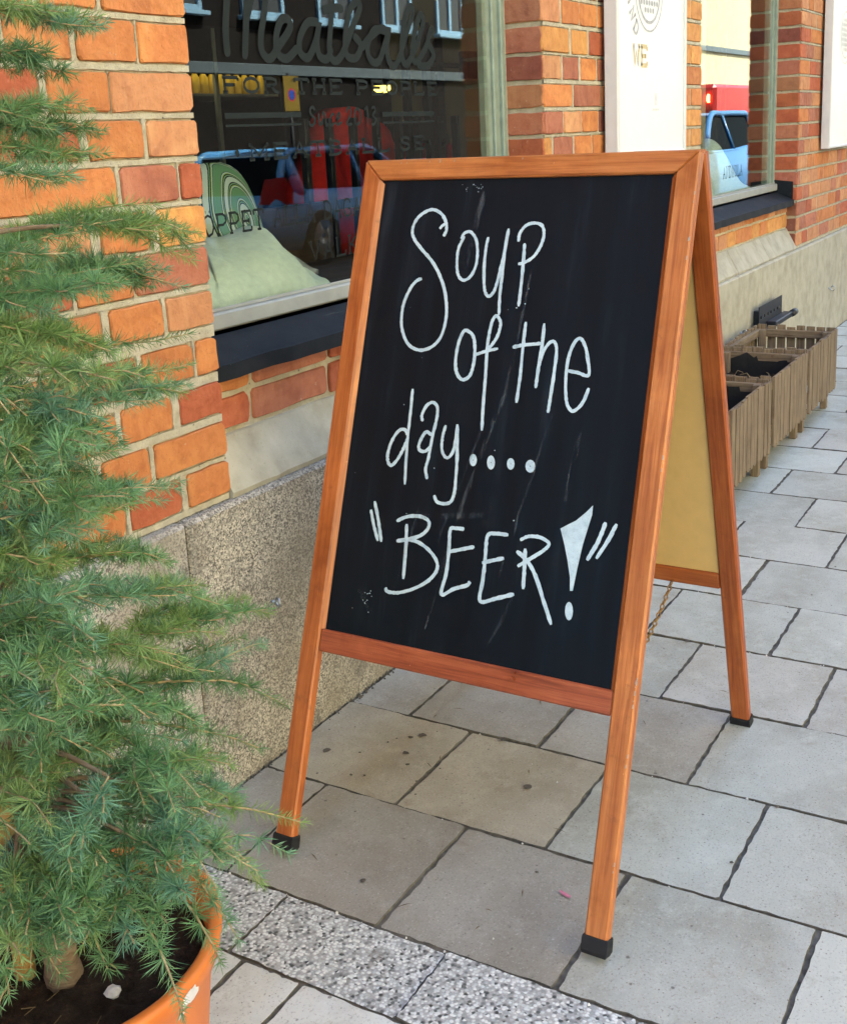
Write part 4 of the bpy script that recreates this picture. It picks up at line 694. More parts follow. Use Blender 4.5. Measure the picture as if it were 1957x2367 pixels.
def frame(D,N,L,tb,tr,name,wm):
    # stiles run down from the hinge line, mitred into the top rail; feet are cut level with the ground
    cap=.027; out=[]
    for s0,sg in ((0,1),(AW,-1)):
        o=AO+e*s0; ay=e*sg
        st=member('stile',o,D,ay,N,(0,0,.0005),(L-cap+.004,LW,TH),'board_wood',mitre0=1.0); st.color=((.92,.82,.76,1) if s0==0 else (1.02,1.05,1.08,1)) if name=='front' else (.78,.62,.55,1)  # back stiles tinted darker: shading of their inner faces put into the colour
        # rubber foot: a tapered shoe slipped over the leg end
        mb=MB(); q=.0013; x0,x1=L-cap,L
        vs=[]
        for x,g in ((x0,q),(x0+.003,q+.0008),(x1-.006,q+.0012),(x1,q-.001)):
            for y,z in ((-g,.0005-g),(LW+g,.0005-g),(LW+g,TH+g),(-g,TH+g)): vs.append((x,y,z))
        fs=[]
        for i in range(3):
            for a in range(4): fs.append((i*4+a,i*4+(a+1)%4,(i+1)*4+(a+1)%4,(i+1)*4+a))
        fs.append((12,13,14,15)); fs.append((3,2,1,0)); rot=Matrix((D,ay,N)).transposed()
        mb.add(vs,fs if rot.determinant()<0 else [f[::-1] for f in fs])
        mobj('rubber_foot',mb.mesh('rubber_foot'),M['rubber'],ab,o,rot)
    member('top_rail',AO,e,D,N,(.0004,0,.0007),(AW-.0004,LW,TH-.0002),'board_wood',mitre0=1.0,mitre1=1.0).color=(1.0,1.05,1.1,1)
    member('bottom_rail',AO,e,D,N,(LW+.0004,tb,.001),(AW-LW-.0004,tr,TH-.002),wm).color=(1,1,1,1) if name=='front' else (.85,.70,.62,1)  # back rail tint likewise carries the shade inside the A-board
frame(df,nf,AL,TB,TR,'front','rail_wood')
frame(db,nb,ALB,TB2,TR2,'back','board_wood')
# inner bevel slips round the chalkboard
for s0,sg in ((LW,1),(AW-LW,-1)):
    o=AO+e*s0; rot=Matrix((df,e*sg,nf)).transposed(); mb=MB()
    mb.add([(LW,.0002,TH-.0015),(TB,.0002,TH-.0015),(TB,.0062,.0125),(LW+.006,.0062,.0125),(LW,.0002,.0118),(TB,.0002,.0118)],[(0,3,2,1),(0,1,5,4)])
    if rot.determinant()<0: mb.f=[f[::-1] for f in mb.f]
    mobj('bevel_slip',mb.mesh('bevel_slip'),M['board_wood'],ab,o,rot)
BD=.0155
rotF=Matrix((e,-df,nf)).transposed()     # local x right, y up, z out of the board
mb=MB(); mb.box((LW-.004,-TB-.003,.006),(AW-LW+.004,-LW+.004,.0117)); board=mobj('chalkboard',mb.mesh('chalkboard'),M['blackboard'],ab,AO,rotF)
rotB=Matrix((e,-db,nb)).transposed()
mb=MB(); mb.box((LW-.004,-TB2-.003,.007),(AW-LW+.004,-LW+.004,.0115)); 
if rotB.determinant()<0: mb.f=[f[::-1] for f in mb.f]
mobj('back_panel',mb.mesh('back_panel'),M['hardboard'],ab,AO,rotB)
# chalk handwriting: ribbons lying on the board
rc=random.Random(5)
CZ=[.0120]
CI=[0]
def to_board(q): CI[0]+=1; return (q[0],-q[1],CZ[0]+(CI[0]%160)*3.5e-7)
def chalk_word(name,strokes,fills=(),wd=.0056):
    mb=MB()
    for s in strokes:
        CZ[0]+=.00006
        pts=[(p.x,p.y) for p in catmull([(q[0],q[1],0) for q in s],7)]
        ribbon(mb,pts,wd*rc.uniform(.92,1.08),to_board,rc,True,.13)
    for poly in fills:
        CZ[0]+=.00006; n=len(poly); cx=sum(p[0] for p in poly)/n; cy=sum(p[1] for p in poly)/n
        mb.add([to_board((cx,cy))]+[to_board(p) for p in poly],[(0,1+i,1+(i+1)%n) for i in range(n)])
    return mobj(name,mb.mesh(name),M['chalk'],ab,AO,rotF)
for wname in ('Soup','of','the','day'): chalk_word('chalk_word',CHALK[wname])
chalk_word('chalk_word',CHALK['BEER'],CHALK_FILL,.0062)
for dpoly in CHALK_DOTS:
    mb=MB(); cx=sum(p[0] for p in dpoly)/12; cy=sum(p[1] for p in dpoly)/12; CZ[0]+=.00005
    inner=[(cx+(p[0]-cx)*.1,cy+(p[1]-cy)*.1) for p in dpoly]; b=len(mb.v); mb.v+=[to_board(p) for p in dpoly+inner]
    for i in range(12): mb.f.append((b+i,b+(i+1)%12,b+12+(i+1)%12,b+12+i))
    mobj('chalk_dot',mb.mesh('chalk_dot'),M['chalk'],ab,AO,rotF)
# smeared chalk: run marks and a few flakes
mb=MB()
for (s0,t0,s1,t1,wd) in ((.245,.06,.225,.20,.022),(.35,.20,.33,.42,.012),(.33,.40,.27,.62,.016),(.30,.45,.24,.66,.010),(.42,.42,.36,.70,.010),(.40,.70,.36,.80,.012),(.27,.62,.24,.80,.010),(.20,.60,.17,.74,.012),(.10,.755,.13,.79,.018),(.47,.45,.46,.56,.018),(.18,.62,.32,.60,.02)):
    CZ[0]+=.00003; pts=[(s0+(s1-s0)*i/10+rc.uniform(-.001,.001),t0+(t1-t0)*i/10) for i in range(11)]; ribbon(mb,pts,wd*.45,to_board,rc,True,.15)
mobj('chalk_smear',mb.mesh('chalk_smear'),M['chalk_dust'],ab,AO,rotF)
mb=MB()
for cx,cy,sx,sy,k in ((.215,.048,.035,.012,18),(.12,.775,.02,.02,12),(.34,.245,.008,.02,6),(.3,.5,.2,.3,10)):
    for i in range(k):
        p=(cx+rc.gauss(0,sx*.6),cy+rc.gauss(0,sy*.6)); s=rc.uniform(.0004,.0012); a=rc.uniform(0,6)
        if LW+.01<p[0]<AW-LW-.01 and LW+.01<p[1]<TB-.01: mb.add([to_board((p[0]+s*math.cos(a+j*1.57)*(1.6 if j%2 else .8),p[1]+s*math.sin(a+j*1.57))) for j in range(4)],[(0,1,2,3)])
CZ[0]+=.0001
mobj('chalk_flakes',mb.mesh('chalk_flakes'),M['chalk'],ab,AO,rotF)['kind']='stuff'
# paint chips on the frame edges, hinges, brass chain
mb=MB()
for i in range(26):
    s=rc.uniform(.0012,.0034); p=(AW-rc.uniform(.0012,.003),rc.uniform(.02,1.1) if i<14 else rc.uniform(.80,.92)) if i<20 else (rc.uniform(.05,.55),rc.uniform(.005,.008))
    mb.add([(p[0]-s*.4,-p[1]-s,TH+.0004),(p[0]+s*.2,-p[1]-s*.7,TH+.0004),(p[0]+s*.1,-p[1]+s*1.2,TH+.0004),(p[0]-s*.3,-p[1]+s,TH+.0004)],[(0,1,2,3)])
mobj('paint_chips',mb.mesh('paint_chips'),M['frame_white'],ab,AO,rotF)['kind']='stuff'
for s in (.09,AW-.09):
    mb=MB(); p=AO+e*s; mb.tube([tuple(p-e*.025+Vector((0,0,.002))),tuple(p+e*.025+Vector((0,0,.002)))],.004,8); mb.build('hinge',M['zinc'],ab)
p0=AO+e*.483+db*(TR2-.006); p1=AO+e*.483+df*(TR-.004)
chn=empty('chain',tuple(p0)); chn.parent=ab; chn.location=p0-Vector((.17,-.53,0))
LK=MB(); ring=[(.0062*math.cos(a)*1.0,0,.0038*math.sin(a)) for a in [i*math.pi/5 for i in range(10)]]
LK.tube([(p[0],p[1],p[2]) for p in ring+[ring[0]]],.0015,6,False); lkm=LK.mesh('chain_link',True); lkm.materials.append(M['brass'])
NL=52; pts=[]
for i in range(NL+1):
    t=i/NL; q=p0.lerp(p1,t); q.z-=.085*4*t*(1-t); pts.append(q)
for i in range(NL):
    t=(pts[i+1]-pts[i]).normalized(); a=t.orthogonal().normalized(); b_=t.cross(a)
    if i%2: a,b_=b_,a
    o=mobj('chain_link',lkm,None,chn,tuple((pts[i]+pts[i+1])/2),Matrix((t,a,t.cross(a))).transposed())
# ------------------------------------------------------------------ planters along the wall
rp=random.Random(21)
slat_m={}
def slat(w_,h,t,variant):
    key=(round(w_,4),round(h,3),variant)
    if key not in slat_m:
        mb=MB(); hw=w_/2; pts=[(hw,0),(hw,h-.0)]; poly=[(-hw,.012),(-hw*.55,.003),(0,0),(hw*.55,.003),(hw,.012),(hw,h),(-hw,h)]
        # grain along local x: slat runs along x
        n=len(poly); mb.v=[(z,x,0) for x,z in poly]+[(z,x,t) for x,z in poly]
        mb.f=[tuple(range(n)),tuple(range(n,2*n))[::-1]]+[(i,n+i,n+(i+1)%n,(i+1)%n) for i in range(n)]
        me=mb.mesh('slat'); me.materials.append(M['planter_wood']); slat_m[key]=me
    return slat_m[key]
def planter(x0,x1,label,soil_z,lining):
    yf,yb=-.412,-.085; zt=.335
    pt=empty('planter_box',((x0+x1)/2,-.25,0),label,'planter','slatted wooden planters along the wall')
    rot_f=Matrix((Vector((0,0,1)),Vector((1,0,0)),Vector((0,1,0)))).transposed()
    rot_s=Matrix((Vector((0,0,1)),Vector((0,1,0)),Vector((1,0,0)))).transposed()
    n=11; pw=(x1-x0)/n
    for i in range(n):
        x=x0+pw*(i+.5); h=zt-.082+rp.uniform(-.004,.002); me=slat(pw-.006,.257,.009,i%4)
        for y in (yf-.009,yb): 
            mobj('slat',me,None,pt,(x+rp.uniform(-.0012,.0012),y+rp.uniform(-.0015,.0015),.080+rp.uniform(-.006,.006)),rot_f)
    n2=8; pw2=(yb-yf)/n2
    for i in range(n2):
        y=yf+pw2*(i+.5); me=slat(pw2-.007,.257,.009,i%4)
        for x in (x0-.0095,x1+.0005): mobj('slat',me,None,pt,(x,y,.082+rp.uniform(-.005,.005)),rot_s)
    # inner rails and legs
    for y0,y1 in ((yf,yf+.018),(yb-.018,yb)):
        for z0 in (.12,.292): mobj('rail',MB().bbox((0,-.009,-.016),(x1-x0-.002,.009,.016),.002).mesh('rail'),M['planter_wood'],pt,(x0+.001,(y0+y1)/2,z0+.016))
    for xx in (x0+.010,x1-.010):
        for z0 in (.1205,.2925): mobj('rail',MB().bbox((0,-.008,-.016),(yb-yf-.0375,.008,.016),.002).mesh('rail'),M['planter_wood'],pt,(xx,yf+.0188,z0+.016),Matrix((Vector((0,1,0)),Vector((-1,0,0)),Vector((0,0,1)))).transposed())
    for xx in (x0+.032,x1-.032):
        for yy in (yf+.032,yb-.032): mobj('leg',MB().bbox((0,-.013,-.013),(.325,.013,.013),.002).mesh('leg'),M['planter_wood'],pt,(xx,yy,0),rot_f)
    lin=MB(); lx0,lx1,ly0,ly1=x0+.02,x1-.02,yf+.02,yb-.02
    k=10; zl=.315
    for (ax,ay,bx,by) in ((lx0,ly0,lx1,ly0),(lx1,ly0,lx1,ly1),(lx1,ly1,lx0,ly1),(lx0,ly1,lx0,ly0)):
        b=len(lin.v)
        for q in range(k+1):
            t=q/k; x,y=ax+(bx-ax)*t,ay+(by-ay)*t; zz=zl+rp.uniform(-.03,.012); lin.v+=[(x,y,.10),(x+rp.uniform(-.004,.004),y+rp.uniform(-.004,.004),zz)]
        for q in range(k): lin.f.append((b+2*q,b+2*q+2,b+2*q+3,b+2*q+1))
    if lining: lin.build('plastic_lining',M['rubber'],pt)
    so=MB(); kx,ky=16,12
    for j in range(ky+1):
        for i in range(kx+1): so.v.append((lx0+(lx1-lx0)*i/kx,ly0+(ly1-ly0)*j/ky,soil_z+rp.uniform(-.012,.014)))
    for j in range(ky):
        for i in range(kx): a=j*(kx+1)+i; so.f.append((a,a+1,a+kx+2,a+kx+1))
    so.build('soil',M['soil'],pt)
    tw=MB()
    for i in range(9):
        px,py=rp.uniform(lx0+.03,lx1-.03),rp.uniform(ly0+.03,ly1-.03); a=rp.uniform(0,6); L=rp.uniform(.02,.06)
        tw.tube([(px,py,soil_z),(px+math.cos(a)*L*.4,py+math.sin(a)*L*.4,soil_z+L*.5),(px+math.cos(a)*L,py+math.sin(a)*L,soil_z+L*rp.uniform(.3,.9))],[.002,.0015,.0008],4)
    tw.build('dead_stalks',M['twig'],pt,kind='stuff')
planter(1.835,2.305,'nearest of three slatted wooden planters, half hidden behind the sign leg',.22,True)
planter(2.345,2.845,'middle slatted wooden planter with dark soil and black lining',.235,True)
planter(2.885,3.375,'farthest of three slatted wooden planters, under the black wall bracket',.20,False)
# dry bundle in the farthest planter
# ------------------------------------------------------------------ wall fittings
def eye_bolt(loc,label,sc=1.0):
    t=empty('eye_bolt',loc,label,'eye bolt','eye bolts in the granite plinth')
    x,y,z=loc; r=.009*sc
    ring=[(x+r*math.cos(a)*.5,y-.016*sc+r*math.cos(a)*.85,z+r*math.sin(a)) for a in [i*math.pi/7 for i in range(14)]]
    MB().tube(ring+[ring[0]],.0026*sc,6,False).build('ring',M['zinc'],t,True); MB().tube([(x,y+.004,z),(x,y-.008*sc,z)],.0034*sc,8).build('shank',M['zinc'],t,True)
eye_bolt((.068,-.0195,.3255),'shiny steel eye bolt in granite left of the A-board')
eye_bolt((5.11,-.0195,.262),'steel eye bolt in granite under the far white banner',1.5)
eye_bolt((3.335,-.0195,.307),'steel eye bolt in granite just above the farthest planter',1.5)
wb=empty('wall_bracket',(3.7,-.02,.3),'black perforated steel bracket bolted to the granite above planters','bracket')
mb=MB()
# plate pierced by a row of real holes: strips above and below, webs between
xs=[3.50+.40*i/7 for i in range(8)]
mb.box((3.50,-.060,.352),(3.90,-.056,.395)); mb.box((3.50,-.060,.262),(3.90,-.056,.338))
for i in range(8): mb.box((xs[i]-.018 if i else 3.50,-.060,.3381),(xs[i]+.018 if i<7 else 3.90,-.056,.3519))
mb.build('plate',M['black_metal'],wb)
MB().bbox((3.62,-.105,.29),(3.93,-.0605,.315),.003).build('arm',M['black_metal'],wb); MB().tube([(3.93,-.10,.305),(3.99,-.10,.305)],.017,10).build('bolt',M['black_metal'],wb,True); MB().bbox((3.55,-.056,.28),(3.58,-.0205,.37),.002).build('stand_off',M['black_metal'],wb); MB().bbox((3.83,-.056,.28),(3.86,-.0205,.37),.002).build('stand_off',M['black_metal'],wb)
# banners
def banner(x0,x1,z0,z1,label,faint):
    t=empty('banner_sign',((x0+x1)/2,-.03,z0),label,'sign')
    fr=MB(); d=.03; y0,y1=-.058,-.014
    fr.bbox((x0,y0,z0),(x0+.018,y1,z1),.003); fr.bbox((x1-.018,y0,z0),(x1,y1,z1),.003); fr.bbox((x0+.0181,y0,z0),(x1-.0181,y1,z0+.014),.003); fr.bbox((x0+.0181,y0,z1-.014),(x1-.0181,y1,z1),.003)
    fr.build('frame',M['sign_frame'],t); MB().box((x0+.0178,-.050,z0+.0138),(x1-.0178,-.020,z1-.0138)).build('panel',M['sign_white'],t)
    for xx in (x0+.1,x1-.1): MB().box((xx-.02,-.0135,z0+.1),(xx+.02,.001,z0+.13)).build('mount',M['black_metal'],t)
    return t
b2=banner(1.835,2.485,1.10,2.25,'white banner sign with grey round emblem on the middle brick pier',False)
b3=banner(4.82,5.50,1.035,2.25,'white banner sign on the far right brick pier',True)
YB=-.0508
def emblem(t,cx,cz,r,mat):
    mb=MB()
    for rr,wd in ((r,.006),(r*.80,.010)):
        pts=[(cx+rr*math.cos(a),cz+rr*1.05*math.sin(a)) for a in [i*2*math.pi/40 for i in range(41)]]; ribbon(mb,pts,wd,lambda q:(q[0],YB,q[1]),None,False)
    for i in range(-4,5):
        for j in range(-4,5):
            px,pz=(i+.5*(j%2))*r*.19,j*r*.18
            if math.hypot(px,pz)<r*.70:
                n=6; mb.add([(cx+px+r*.075*math.cos(k*1.047+.5),YB-.0001,cz+pz+r*.075*math.sin(k*1.047+.5)) for k in range(n)],[tuple(range(n))])
    mb.build('emblem',M[mat],t)
def flat_text(t,s,x,z,w_,h,wd,mat,y=YB,rotc=None):
    mb=MB()
    for i,c in enumerate(s):
        for st in GL.get(c,[]):
            if rotc:
                cx,cz,r,a0,da=rotc; a=a0+da*i; ca,sa=math.cos(a),math.sin(a)
                pts=[(cx+(r+(p[1]-.5)*h)*ca-(p[0]-.5)*w_*-sa*-1,cz+(r+(p[1]-.5)*h)*sa+(p[0]-.5)*w_*-ca*-1) for p in st]
                pts=[(cx+(r-(p[1]-.5)*h)*ca+(p[0]-.5)*w_*-sa,cz+(r-(p[1]-.5)*h)*sa+(p[0]-.5)*w_*ca) for p in st]
            else: pts=[(x+i*w_*1.2+p[0]*w_,z+p[1]*h) for p in st]
            ribbon(mb,pts,wd,lambda q:(q[0],y,q[1]),None,False)
    mb.build('print',M[mat],t)
emblem(b2,2.13,1.622,.125,'print_grey')
flat_text(b2,'AND',0,0,.036,.040,.0095,'print_grey',YB,(2.13,1.622,.172,R(193),R(17)))
flat_text(b2,'WE',1.985,1.385,.058,.058,.013,'print_gold')
mb=MB(); mb.add([(2.16,YB,1.245),(2.22,YB,1.245),(2.22,YB,1.252),(2.16,YB,1.252)],[(0,1,2,3)]); mb.add([(2.18,YB,1.262),(2.20,YB,1.262),(2.20,YB,1.30),(2.18,YB,1.30)],[(0,1,2,3)]); mb.build('print',M['print_pale'],b2)
emblem(b3,5.17,1.62,.14,'print_pale')
# ------------------------------------------------------------------ potted conifer
PC=(-.81,-.38); PH=.300
pot=empty('flower_pot',(PC[0],PC[1],0),'round orange plastic flower pot with torn white label, holding the conifer','flower pot')
ro,ri=.197,.180
mb=MB(); prof=[(.0,.012),(.125,.012),(.128,0),(.138,0),(.142,.006),(.165,.14),(.178,.245),(.184,.262),(.190,.268),(.1955,.292),(.1945,.2985),(.190,PH),(.184,PH),(ri,.297),(.176,.26),(.172,.2)]
mb.lathe(prof,(PC[0],PC[1],0),72); mb.build('pot_wall',M['pot_plastic'],pot,True)
rt_=random.Random(9)
so=MB(); rings,sg=9,40; so.v.append((PC[0],PC[1],.262))
for i in range(1,rings+1):
    for a in range(sg):
        r=.175*i/rings; an=2*math.pi*a/sg; so.v.append((PC[0]+r*math.cos(an),PC[1]+r*math.sin(an),.256+.012*mnoise.noise(Vector((r*40*math.cos(an),r*40*math.sin(an),3)))+rt_.uniform(-.003,.003)))
for a in range(sg): so.f.append((0,1+a,1+(a+1)%sg))
for i in range(rings-1):
    for a in range(sg): b=1+i*sg; so.f.append((b+a,b+sg+a,b+sg+(a+1)%sg,b+(a+1)%sg))
so.build('soil',M['soil'],pot,True)
# torn label on the outside of the rim, facing the camera
a0=math.atan2(CAM[1]-PC[1],CAM[0]-PC[0])
def on_pot(an,z):
    r=.1955-.0135*max(0,(.262-z))/.1 if z<.262 else .1965
    r=(.184+(.190-.184)*min(1,(z-.262)/.006) if z<.268 else .190+.0055*(z-.268)/.024)+.0006
    if z<.262: r=.178+.006*(z-.245)/.017+.0006
    return (PC[0]+r*math.cos(an),PC[1]+r*math.sin(an),z)
mb=MB(); an0=-1.46
def patch(aa,az,w_,h):
    n=10; ring=[]
    for i in range(n):
        t=2*math.pi*i/n; k=rt_.uniform(.55,1.15); ring.append(on_pot(aa+w_*k*math.cos(t),min(.291,max(.2,az+h*k*math.sin(t)))))
    mb.add([on_pot(aa,az)]+ring,[(0,1+i,1+(i+1)%n) for i in range(n)])
patch(an0,.280,.085,.011); patch(an0-.03,.2765,.055,.014); patch(an0-.04,.2545,.03,.006)
mb.build('torn_label',M['sticker'],pot)
st=MB()
for i in range(40):
    a=rt_.uniform(0,6.28); r=.16*math.sqrt(rt_.random()); L=rt_.uniform(.008,.02); d=rt_.uniform(0,6.28); x,y=PC[0]+r*math.cos(a),PC[1]+r*math.sin(a)
    st.tube([(x,y,.266),(x+math.cos(d)*L,y+math.sin(d)*L,.268)],.0006,3)
st.build('fallen_needles',M['dry_leaf'],pot,kind='stuff')
def stone(x,y,r,label):
    mb=MB(); n=8
    for i in range(5):
        ph=math.pi*i/4
        for a in range(n): k=rt_.uniform(.8,1.15); mb.v.append((x+r*k*math.sin(ph)*math.cos(a*.785),y+r*k*math.sin(ph)*math.sin(a*.785),.266+r*.6*math.cos(ph)))
    for i in range(4):
        for a in range(n): mb.f.append((i*n+a,(i+1)*n+a,(i+1)*n+(a+1)%n,i*n+(a+1)%n))
    tag(mb.build('pebble',M['pale_grit']),label,'pebble')
stone(-.815,-.475,.010,'pale pebble lying on the soil at the front of the pot')
cane=empty('support_cane',(-.835,-.43,.25),'yellow cane stuck in the pot beside the conifer trunk','cane')
MB().tube(catmull([(-.832,-.346,.24),(-.860,-.390,.39),(-.887,-.433,.533)],5),.0125,10).build('stick',M['cane'],cane,True)
MB().tube([(-.8605,-.391,.392),(-.8625,-.394,.402)],.0138,10).build('node',M['cane'],cane,True)
con=empty('conifer',(-.82,-.40,.26),'young blue-green conifer with tufted needles in the orange pot','tree')
tr=catmull([(-.815,-.395,.245),(-.838,-.414,.40),(-.862,-.430,.56),(-.905,-.45,.85),(-.94,-.46,1.2),(-.96,-.47,1.6)],8)
MB().tube(tr,[.0215-.0165*i/(len(tr)-1)+.002*math.sin(i*2.1) for i in range(len(tr))],12).build('trunk',M['bark'],con,True)
NEE=[(.125,.235,.125),(.15,.28,.145),(.17,.315,.21),(.20,.30,.12),(.22,.32,.14),(.15,.29,.215),(.105,.20,.10),(.19,.34,.19)]
tri_count=0
def needle(nb_,cols,p,d,L,wd,c):
    global tri_count
    s=d.orthogonal().normalized(); an=rt_.uniform(0,6.28); s=s*math.cos(an)+d.cross(s)*math.sin(an)
    mid=p+d*L*.55+s*rt_.uniform(-.0012,.0012); tip=p+d*L
    b=len(nb_.v); nb_.v+=[tuple(p-s*wd*.35),tuple(p+s*wd*.35),tuple(mid+s*wd*.5),tuple(tip),tuple(mid-s*wd*.5)]
    nb_.f.append((b,b+1,b+2,b+4)); nb_.f.append((b+4,b+2,b+3)); tri_count+=3
    cols+=[c]*5
def tuft(nb_,cols,p,axis,n,L,base,spread=1.25):
    u=axis.orthogonal().normalized(); v=axis.cross(u)
    for i in range(n):
        th=spread*math.sqrt((i+rt_.random())/n)*1.15; ph=rt_.uniform(0,6.28)
        d=(axis*math.cos(th)+(u*math.cos(ph)+v*math.sin(ph))*math.sin(th)).normalized()
        k=rt_.uniform(.78,1.3); needle(nb_,cols,p,d,L*rt_.uniform(.75,1.1),.00095,(base[0]*k*1.05,base[1]*k*1.06,base[2]*k*.96))
def dress(path,tw,nb_,cols,r0,r1,spur,base,shoot=.35,Ln=.0250,ntuft=33):
    k=len(path); tw.tube(path,[r0+(r1-r0)*i/(k-1) for i in range(k)],5)
    cum=[0]
    for a,b in zip(path[:-1],path[1:]): cum.append(cum[-1]+(b-a).length)
    tot=cum[-1]; s=spur*.5; gi=0; ang=rt_.uniform(0,6)
    while s<tot:
        i=max(j for j in range(k-1) if cum[j]<=s); t=(s-cum[i])/max(1e-6,cum[i+1]-cum[i]); p=path[i].lerp(path[i+1],t); d=(path[i+1]-path[i]).normalized(); u=d.orthogonal().normalized(); v=d.cross(u); fr=s/tot
        ang+=2.4; 
        rad=(u*math.cos(ang)+v*math.sin(ang))
        if fr<1-shoot:
            ax=(rad+d*.35+Vector((0,0,.35))).normalized(); tuft(nb_,cols,p,ax,int(ntuft*rt_.uniform(.7,1.25)),Ln*rt_.uniform(.8,1.1),base); s+=spur*rt_.uniform(.7,1.4)
        else:
            for q in range(2):
                an=ang+q*3.1+rt_.uniform(-.5,.5); rd=u*math.cos(an)+v*math.sin(an); dd=(rd*.85+d*.6).normalized(); kk=rt_.uniform(.8,1.25); needle(nb_,cols,p,dd,Ln*rt_.uniform(.55,.85)*(1-.35*(fr-(1-shoot))/shoot),.00095,(base[0]*kk*1.15,base[1]*kk*1.05,base[2]*kk*.9))
            s+=.0016
    tuft(nb_,cols,path[-1],(path[-1]-path[-2]).normalized(),9,Ln*.6,base,.7)
def make_branch(pts,seed,filler=False,bare=False):
    global rt_
    rt_=random.Random(seed); path=catmull(pts,5); tw=MB(); nb_=MB(); cols=[]
    base=NEE[seed%len(NEE)]; L=sum((b-a).length for a,b in zip(path[:-1],path[1:]))
    dress(path,tw,nb_,cols,.0021 if L>.15 else .0014,.0007,.0088 if not filler else .016,base,.30 if L>.12 else .2)
    ns=int(L/.026) if not bare else 0
    for i in range(ns):
        f=.12+.72*(i+rt_.random())/max(1,ns); idx=min(len(path)-2,int(f*(len(path)-1))); p=path[idx]; d=(path[idx+1]-path[idx]).normalized(); sd=d.cross(Vector((0,0,1))).normalized()*(1 if i%2 else -1)
        ln=min(.12,L*.42)*(1-.5*f)*rt_.uniform(.6,1.25)
        q1=p+(d*.75+sd*.65+Vector((0,0,rt_.uniform(-.25,.3)))).normalized()*ln*.5; q2=q1+(d*.9+sd*.4+Vector((0,0,rt_.uniform(-.35,.1)))).normalized()*ln*.5
        if q2.y>-.03 or q1.y>-.03: continue
        bs=NEE[rt_.randrange(len(NEE))] if rt_.random()<.4 else base
        dress(catmull([p,q1,q2],4),tw,nb_,cols,.0010,.0006,.0098 if not filler else .02,bs,.35)
    br=tw.build('branch',M['twig'],con,True)
    me=nb_.mesh('needles'); ca=me.color_attributes.new('Col','FLOAT_COLOR','POINT'); ca.data.foreach_set('color',[x for c in cols for x in (c[0],c[1],c[2],1.0)])
    o=mobj('needles',me,M['needle'],br); return br
def trunk_at(z):
    return min(tr,key=lambda p:abs(p.z-z)).copy()
for i,b in enumerate(BRANCHES):
    b=[Vector(p) for p in b]
    make_branch(b,100+i,bare=i in BARE)
rf=random.Random(77)
# limbs tying the visible shoots to the trunk, and the far and near sides of the crown
lm=MB()
for i,b in enumerate(BRANCHES):
    s=Vector(b[0]); t=trunk_at(min(1.5,max(.34,s.z-.03)))
    if (s-t).length>.02: lm.tube(catmull([t,t.lerp(s,.5)+Vector((0,0,.012)),s],4),[.0038-.0018*k/8 for k in range(9)],6)
lm.build('limb',M['bark'],con,True)
k=0
while k<26:
    z=rf.uniform(.42,1.5); t=trunk_at(z); a=rf.uniform(0,6.28); L=rf.uniform(.16,.30)*(1.25-.5*(z-.4)/1.1); d=Vector((math.cos(a),math.sin(a),0))
    if d.x*.6+d.y*.8<-.3 and z>.9: L*=.5
    end=t+d*L+Vector((0,0,rf.uniform(-.04,.05)))
    # keep the space right in front of the lens clear
    if (end-Vector(CAM)).length<.62 or end.y>-.04: k+=.2; continue
    make_branch([t,t+d*L*.5+Vector((0,0,.03)),end],400+int(k*10),True); k+=1
# ------------------------------------------------------------------ things behind the glass
bn=MB(); bn.bbox((.02,.155,.835),(1.42,.62,.862),.004); tag(bn.build('window_bench',M['dark_wood']),'dark wooden bench board inside the near window','bench')
def grid_obj(name,fn,nu,nv,mat,loc,label,cat,th=.02):
    mb=MB()
    for s in (0,1):
        for j in range(nv+1):
            for i in range(nu+1): mb.v.append(fn(i/nu,j/nv,s))
    N=(nu+1)*(nv+1)
    for j in range(nv):
        for i in range(nu):
            a=j*(nu+1)+i; mb.f.append((a,a+1,a+nu+2,a+nu+1)); mb.f.append((N+a,N+a+nu+1,N+a+nu+2,N+a+1))
    for i in range(nu):
        a=i; mb.f.append((a,N+a,N+a+1,a+1)); a=nv*(nu+1)+i; mb.f.append((a,a+1,N+a+1,N+a))
    for j in range(nv):
        a=j*(nu+1); b=a+nu+1; mb.f.append((a,b,N+b,N+a)); a+=nu; b+=nu; mb.f.append((a,N+a,N+b,b))
    o=mb.build(name,M[mat],None,True); return tag(o,label,cat)
def interp(x,T):
    for (a,va),(b,vb) in zip(T[:-1],T[1:]):
        if a<=x<=b:
            t=(x-a)/(b-a); t=t*t*(3-2*t); return va+(vb-va)*t
    return T[-1][1]
TOPF=[(0,.985),(.2,.995),(.58,1.012),(.72,.965),(.88,.905),(1.0,.878)]
def fleece(u,v,s):
    x=.165+.45*u+.17*v; top=interp(u,TOPF)-s*.022; z0=.866
    vv=v; y=.185+.21*vv**1.3+.012*math.sin(u*7)*vv-(.012 if s==0 else -.012); z=z0+(top-z0)*math.sin(vv*math.pi/2)**.75+.004*math.sin(u*23+v*9)
    return (x+(.02*math.sin(vv*4) if u<.1 else 0),y,z)
grid_obj('sheepskin',fleece,40,22,'fleece',None,'cream fleece draped on the bench inside the near window','fleece')
def fleece2(u,v,s):
    x=.20+.66*u; z=.866+.15*math.sin(min(1,u*1.5)*math.pi*.8)**2*math.sin(v*math.pi/2)*(1-.55*u)+.012*math.sin(u*17+v*6)-s*.02+.022
    return (x,.39+.17*v,max(.864,z))
grid_obj('sheepskin',fleece2,34,12,'fleece_grey',None,'greyish fleece heaped behind the cream one on the bench','fleece')
